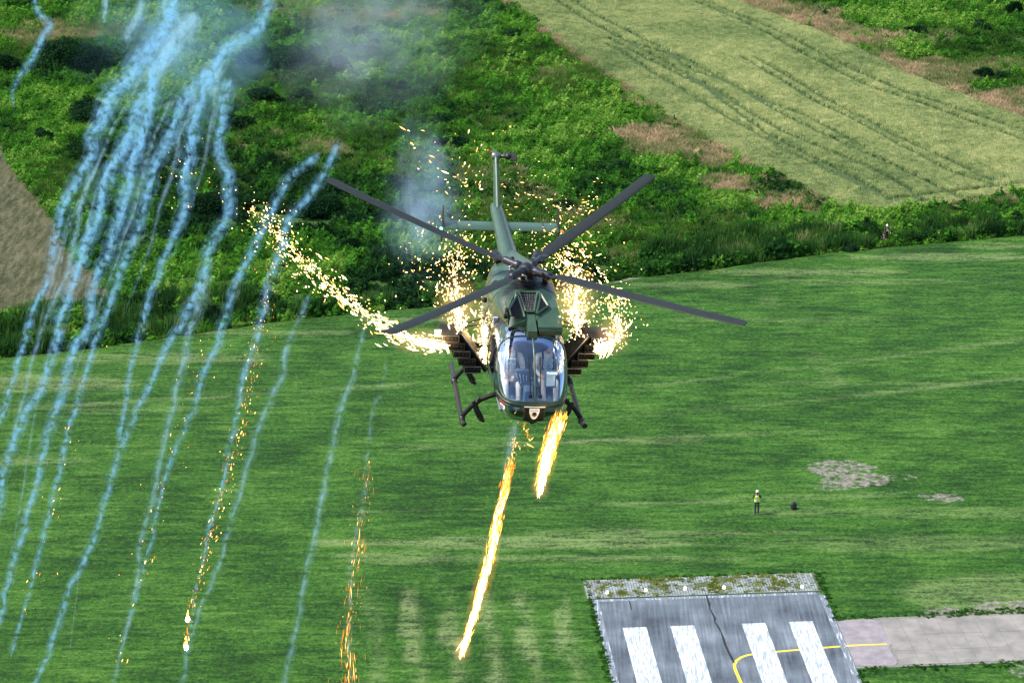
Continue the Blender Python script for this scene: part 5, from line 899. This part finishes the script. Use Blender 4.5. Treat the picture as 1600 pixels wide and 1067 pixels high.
stream('ember_trail', [(178, 1060, 68), (200, 980, 68), (222, 890, 69), (255, 760, 69), (290, 640, 70), (330, 520, 71)], 110, 20, 46, 'golden embers falling along the smoke trail at lower left', .8, seed=15, size=(.03, .020), hot=.08, ember=.55, slender=3, depw=.4)
stream('ember_trail', [(40, 960, 74), (70, 850, 74), (120, 640, 76), (150, 540, 77)], 50, 24, 40, 'sparse embers along the leftmost smoke trails', 1.0, seed=16, size=(.03, .020), hot=.1, ember=.5, slender=3)
for i, (a, c, d, lab) in enumerate([(293, 967, 66, 'bright glowing ember at the lower left, upper one of a pair'), (291, 1011, 66, 'bright glowing ember at the lower left, lower one of a pair')]):
    q = empty('glowing_ember', tuple(air(a, c, d))); tag(q, lab, 'ember', 'glowing embers'); MB().ell((0, 0, 0), (.055, .055, .08), 10, 8, jit=.2).build('hot_core', M_core, q); MB().tube([(0, 0, .05), (.02, .01, .25)], [.04, .005], 6).build('tail', M_spark2, q)


def smokemat(name, dens, scale, col=(.36, .68, 1.0), lo=.42, hi=.72, detail=4, rate=.03):
    m, n, l, out = newmat(name); tc = n.new('ShaderNodeTexCoord'); z = n.new('ShaderNodeTexNoise'); z.inputs['Scale'].default_value = scale; z.inputs['Detail'].default_value = detail; z.inputs['Roughness'].default_value = .62; z.inputs['Distortion'].default_value = .6; l.new(tc.outputs['Object'], z.inputs[0])
    mr = n.new('ShaderNodeMapRange'); mr.inputs[1].default_value = lo; mr.inputs[2].default_value = hi; mr.inputs[3].default_value = 0.0; mr.inputs[4].default_value = dens; l.new(z.outputs[0], mr.inputs[0])
    v = n.new('ShaderNodeVolumePrincipled'); v.inputs['Color'].default_value = (*col, 1); v.inputs['Anisotropy'].default_value = .1; v.inputs['Density Attribute'].default_value = ''; l.new(mr.outputs[0], v.inputs['Density']); l.new(v.outputs[0], out.inputs['Volume'])
    m.cycles.volume_step_rate = rate; return m
def smokeset(name, dens, scale, col=(.36, .72, 1.0), lo=.44, hi=.64, detail=4, rate=.045, shells=3):
    """the same smoke, thicker towards the middle of a trail: one material for each nested layer"""
    return [smokemat(name, dens * k, scale, col, lo, hi, detail, rate) for k in (.26, .9, 2.1)[:shells]]
S_dense = smokeset('dense_flare_smoke', 1.9, 4.6); S_mid = smokeset('flare_smoke', 2.0, 5.2, lo=.43, hi=.65); S_thin = smokeset('thin_flare_smoke', 1.3, 4.5, (.48, .78, .95), lo=.38, hi=.68); S_puff = smokeset('drifting_smoke', .20, 1.0, (.55, .72, .95), .36, .75, 5, .12)
def trail(pts, wid, mats, lab, seed):
    """pts: (px, py, depth); wid: smoke width in metres from first to last point; nested lumpy closed tubes of smoke"""
    P = np.asarray(pts, float); Ltot = np.sum(np.linalg.norm(np.diff(P[:, :2], axis=0), axis=1)); n = max(20, int(Ltot / 5)); t = np.linspace(0, 1, n)
    c = polyat(P, t)
    for _ in range(22): c[1:-1] = (c[:-2] + 2 * c[1:-1] + c[2:]) / 4
    C = np.array([air(*q) for q in c]); idx = np.arange(n)
    nz = lambda s, f: N1.f(idx * f + s * 37.1, np.full(n, s * 11.3), 1, 3) - .5
    w = np.interp(t, np.linspace(0, 1, len(wid)), wid) * .90; C = C + np.stack([nz(seed, .10), nz(seed + 50, .10), nz(seed + 90, .08) * .3], 1) * (w[:, None] * .7)
    K_ = 14; tg = np.gradient(C, axis=0); tg /= np.linalg.norm(tg, axis=1)[:, None]; a = np.cross(tg, np.array([0, 1., 0])); a /= np.linalg.norm(a, axis=1)[:, None]; b = np.cross(tg, a)
    end = np.minimum(1, np.minimum(idx / 3, (n - 1 - idx) / 3)) * .95 + .05; q = 2 * np.pi * np.arange(K_) / K_; base = C[n // 2]; mb = MB()
    F = [(i * K_ + k, i * K_ + (k + 1) % K_, (i + 1) * K_ + (k + 1) % K_, (i + 1) * K_ + k) for i in range(n - 1) for k in range(K_)] + [tuple(range(K_ - 1, -1, -1)), tuple(range((n - 1) * K_, n * K_))]
    for sh in range(len(mats)):
        lump = .6 + .8 * N2.f(idx[:, None] * .24 + 1.5 * np.cos(q)[None] + seed * 9 + sh * 3.3, np.sin(q)[None] * 1.3 + seed + 0 * idx[:, None], 1, 3)
        k_ = (1.0, .58, .30)[sh]; off = (np.stack([nz(seed + 7 * sh, .12), nz(seed + 9 * sh + 3, .12), 0 * w], 1) * w[:, None] * .25) if sh else 0
        V = (C + off)[:, None] + (a[:, None] * np.cos(q)[None, :, None] + b[:, None] * np.sin(q)[None, :, None]) * (w * .5 * end * k_)[:, None, None] * lump[:, :, None]
        mb.add(V.reshape(-1, 3) - base, F, sh)
    o = mb.build('smoke_trail', mats, None, True); o.location = base
    bm2 = bmesh.new(); bm2.from_mesh(o.data); bmesh.ops.recalc_face_normals(bm2, faces=bm2.faces); bm2.to_mesh(o.data); bm2.free()
    return tag(o, lab, 'smoke trail', 'smoke trails of burnt-out flares')
def dz(pts, d0, d1): k = len(pts) - 1; return [(a, b, d0 + (d1 - d0) * i / k) for i, (a, b) in enumerate(pts)]
TR_ = [
    ([(268, -12), (272, 38), (248, 68), (223, 96), (197, 132), (172, 162), (154, 200), (139, 260), (105, 305), (90, 361), (79, 425), (60, 470), (45, 511), (28, 560), (10, 622), (-12, 690)], 92, 84, (1.1, 1.15, .75, .55, .45, .4), S_dense, 'thickest blue-white smoke trail, leftmost of the long ones crossing the stubble field'),
    ([(150, 250), (131, 309), (120, 350), (109, 425), (75, 492), (56, 534), (45, 597), (36, 630), (20, 680)], 90, 86, (.5, .45, .35, .3), S_thin, 'faint smoke trail just right of the leftmost thick one'),
    ([(283, 73), (243, 111), (225, 152), (210, 200), (191, 241), (165, 275), (158, 339), (150, 365), (131, 395), (120, 432), (101, 474), (96, 515), (79, 556), (55, 622), (28, 669), (10, 740), (-12, 830)], 88, 80, (.9, .9, .7, .6, .5, .4), S_dense, 'second thick blue-white smoke trail from the left'),
    ([(240, 130), (232, 180), (221, 215), (210, 249), (203, 301), (184, 346), (169, 380), (165, 410), (146, 455), (139, 507), (120, 545), (109, 562), (86, 645), (62, 726), (43, 807), (19, 883), (-8, 985)], 84, 76, (.8, .75, .55, .5, .42, .35), S_mid, 'ragged smoke trail third from the left'),
    ([(424, -14), (405, 45), (367, 66), (341, 96), (321, 111), (293, 147), (272, 200), (251, 241), (232, 297), (214, 350), (202, 390), (180, 444), (165, 496), (142, 560), (114, 645), (95, 726), (76, 816), (57, 873), (43, 935), (15, 1030)], 82, 72, (.65, .75, .6, .45, .36, .30, .22), S_mid, 'long smoke trail leaning from the top edge down to the lower left corner'),
    ([(338, 110), (326, 142), (309, 200), (296, 275), (277, 350), (251, 414), (240, 455), (214, 519), (205, 575), (197, 636), (184, 700)], 79, 74, (.8, .7, .45, .36, .28), S_mid, 'smoke trail that joins its right neighbour at lower left, left one of the two'),
    ([(360, 120), (354, 152), (342, 197), (349, 260), (356, 312), (352, 346), (322, 406), (311, 455), (292, 492), (256, 560), (214, 650), (190, 698), (166, 778), (147, 845), (114, 907), (85, 997), (50, 1080)], 78, 70, (.6, .55, .5, .40, .36, .34, .30), S_mid, 'smoke trail running from the meadow middle to the bottom edge at far left'),
    ([(330, 420), (316, 452), (296, 530), (290, 560), (271, 631), (252, 717), (237, 774), (218, 854), (223, 883), (204, 954), (190, 1016), (172, 1080)], 73, 69, (.45, .4, .34, .28, .22), S_thin, 'thin smoke trail at lower left, left one of the crossing pair'),
    ([(500, 236), (487, 249), (450, 282), (416, 335), (401, 380), (371, 432), (352, 477), (341, 526), (328, 565), (294, 655), (266, 726), (242, 816), (228, 878), (214, 930), (197, 987)], 75, 70, (.40, .45, .40, .32, .26, .15), S_mid, 'smoke trail at lower left, right one of the crossing pair'),
    ([(528, 212), (502, 275), (480, 309), (442, 357), (431, 410), (416, 462), (397, 537), (387, 575), (366, 679), (351, 740), (328, 821), (304, 926), (290, 1011)], 72, 66, (.40, .42, .38, .30, .24, .12), S_mid, 'blue smoke trail with golden embers crossing the left spark stream'),
    ([(490, 455), (457, 522), (444, 570), (413, 650), (394, 712), (361, 812), (332, 911), (304, 968), (280, 1085)], 67, 63, (.25, .34, .30, .26, .24), S_thin, 'thin greenish smoke trail right of the ember-lined one'),
    ([(572, 505), (556, 570), (527, 664), (508, 764), (494, 812), (484, 883), (465, 964), (440, 1085)], 63, 59, (.22, .32, .28, .26, .24), S_thin, 'thin smoke trail second from the helicopter'),
    ([(604, 560), (584, 650), (565, 788), (551, 892), (544, 964), (547, 1085)], 61, 60, (.2, .28, .25, .3), smokeset('faint_flare_smoke', .8, 5.5, (.5, .75, .9)), 'faintest smoke trail above the orange ember streaks'),
    ([(54, -10), (63, 28), (94, 38), (71, 51), (61, 68), (51, 99), (33, 116), (20, 124), (15, 142), (25, 175)], 100, 98, (.35, .45, .55, .5, .35, .2), S_mid, 'short hooked wisp of smoke in the top left corner'),
    ([(218, -8), (222, 20), (200, 50), (200, 75)], 95, 94, (.7, .8, .5), S_thin, 'short smoke wisp at the top edge left of the thick trails'),
    ([(162, -8), (166, 15), (162, 38)], 97, 96, (.4, .45, .3), S_thin, 'small faint smoke wisp at the top edge near the left corner'),
    ([(808, 655), (801, 690), (796, 735), (786, 790)], 52.2, 51.5, (.34, .32, .25, .15), S_thin, 'short grey smoke column above the lowest falling flare'),
    ([(125, 880), (120, 930), (112, 990), (106, 1040)], 71, 71, (.10, .10, .08), S_thin, 'hair-thin smoke strand hanging under a lower left trail'),
    ([(255, 60), (228, 110), (196, 160), (170, 215), (150, 268), (122, 312), (104, 372), (92, 430), (72, 486)], 93, 88, (.30, .34, .26, .2, .12), S_thin, 'fine side strand hugging the right flank of the thickest smoke trail'),
    ([(196, 205), (176, 262), (150, 300), (140, 352), (128, 402), (112, 450), (88, 520), (66, 590), (45, 640)], 87, 82, (.2, .28, .22, .2, .12), S_thin, 'fine strand between the first and second thick smoke trails'),
    ([(268, 150), (244, 215), (226, 262), (214, 318), (196, 362), (178, 420), (158, 470), (132, 540), (112, 600)], 83, 78, (.25, .32, .24, .2, .12), S_thin, 'fine strand right of the ragged third smoke trail'),
    ([(312, 132), (292, 178), (280, 232), (262, 290), (246, 340), (232, 396), (208, 452), (190, 500)], 81, 78, (.3, .34, .26, .2, .1), S_thin, 'fine strand left of the long leaning smoke trail'),
    ([(352, 92), (340, 128), (330, 176), (322, 226), (312, 280), (296, 330)], 80, 78, (.4, .45, .34, .22, .1), S_thin, 'soft blue strand among the upper middle smoke trails'),
    ([(110, 330), (98, 380), (80, 440), (60, 510)], 91, 89, (.2, .24, .2, .1), S_thin, 'fine strand left of the stubble field crossing'),
    ([(66, 590), (52, 660), (40, 740), (24, 830), (12, 900)], 80, 78, (.12, .18, .16, .1), S_thin, 'fine strand over the lawn at the far left edge'),
    ([(305, 20), (285, 60), (262, 95), (240, 140)], 90, 89, (1.2, 1.2, .9, .6), S_thin, 'loose smoke veil beside the thick trails at the top')]
for i, (p, d0, d1, w, mt_, lb) in enumerate(TR_): trail(dz(p, d0, d1), w, mt_, lb, i + 1)
def puff(c, r, lab, seed, mats=S_puff):
    mb = MB()
    for sh in range(len(mats)):
        m1 = MB(); m1.ell((0, 0, 0), r, 28, 18); V = np.array(m1.v); u_ = V / np.array(r); k = .45 + 1.05 * N3.f(u_[:, 0] * 1.5 + seed * 5 + u_[:, 1] * .8 + sh * 2.1, u_[:, 2] * 1.5 + u_[:, 1] * .9 + seed + sh, 1, 3)
        mb.add(V * k[:, None] * (1 - .2 * sh), m1.f, sh)
    o = mb.build('smoke_puff', mats, None, True); o.location = air(*c); return tag(o, lab, 'smoke', 'drifting smoke puffs')
puff((666, 300, 66), (1.1, 1.0, 2.2), 'blue-grey smoke puff hanging left of the tail fin', 1)
puff((650, 350, 64), (1.0, .8, 1.3), 'thin smoke puff above the left fountain of sparks', 2, smokeset('thin_drifting_smoke', .16, 1.2, (.5, .74, .9), .38, .75, 4, .12, 2))
puff((575, 40, 110), (4.8, 2.5, 4.6), 'wide grey smoke haze at the top of the meadow', 3, smokeset('smoke_haze', .055, .5, (.66, .78, .92), .34, .72, 4, .15, 3))
puff((290, 60, 100), (5.0, 2.0, 3.2), 'blue smoke haze around the upper ends of the trails', 4, smokeset('blue_smoke_haze', .07, .7, (.40, .70, 1.0), .34, .72, 4, .15, 3))
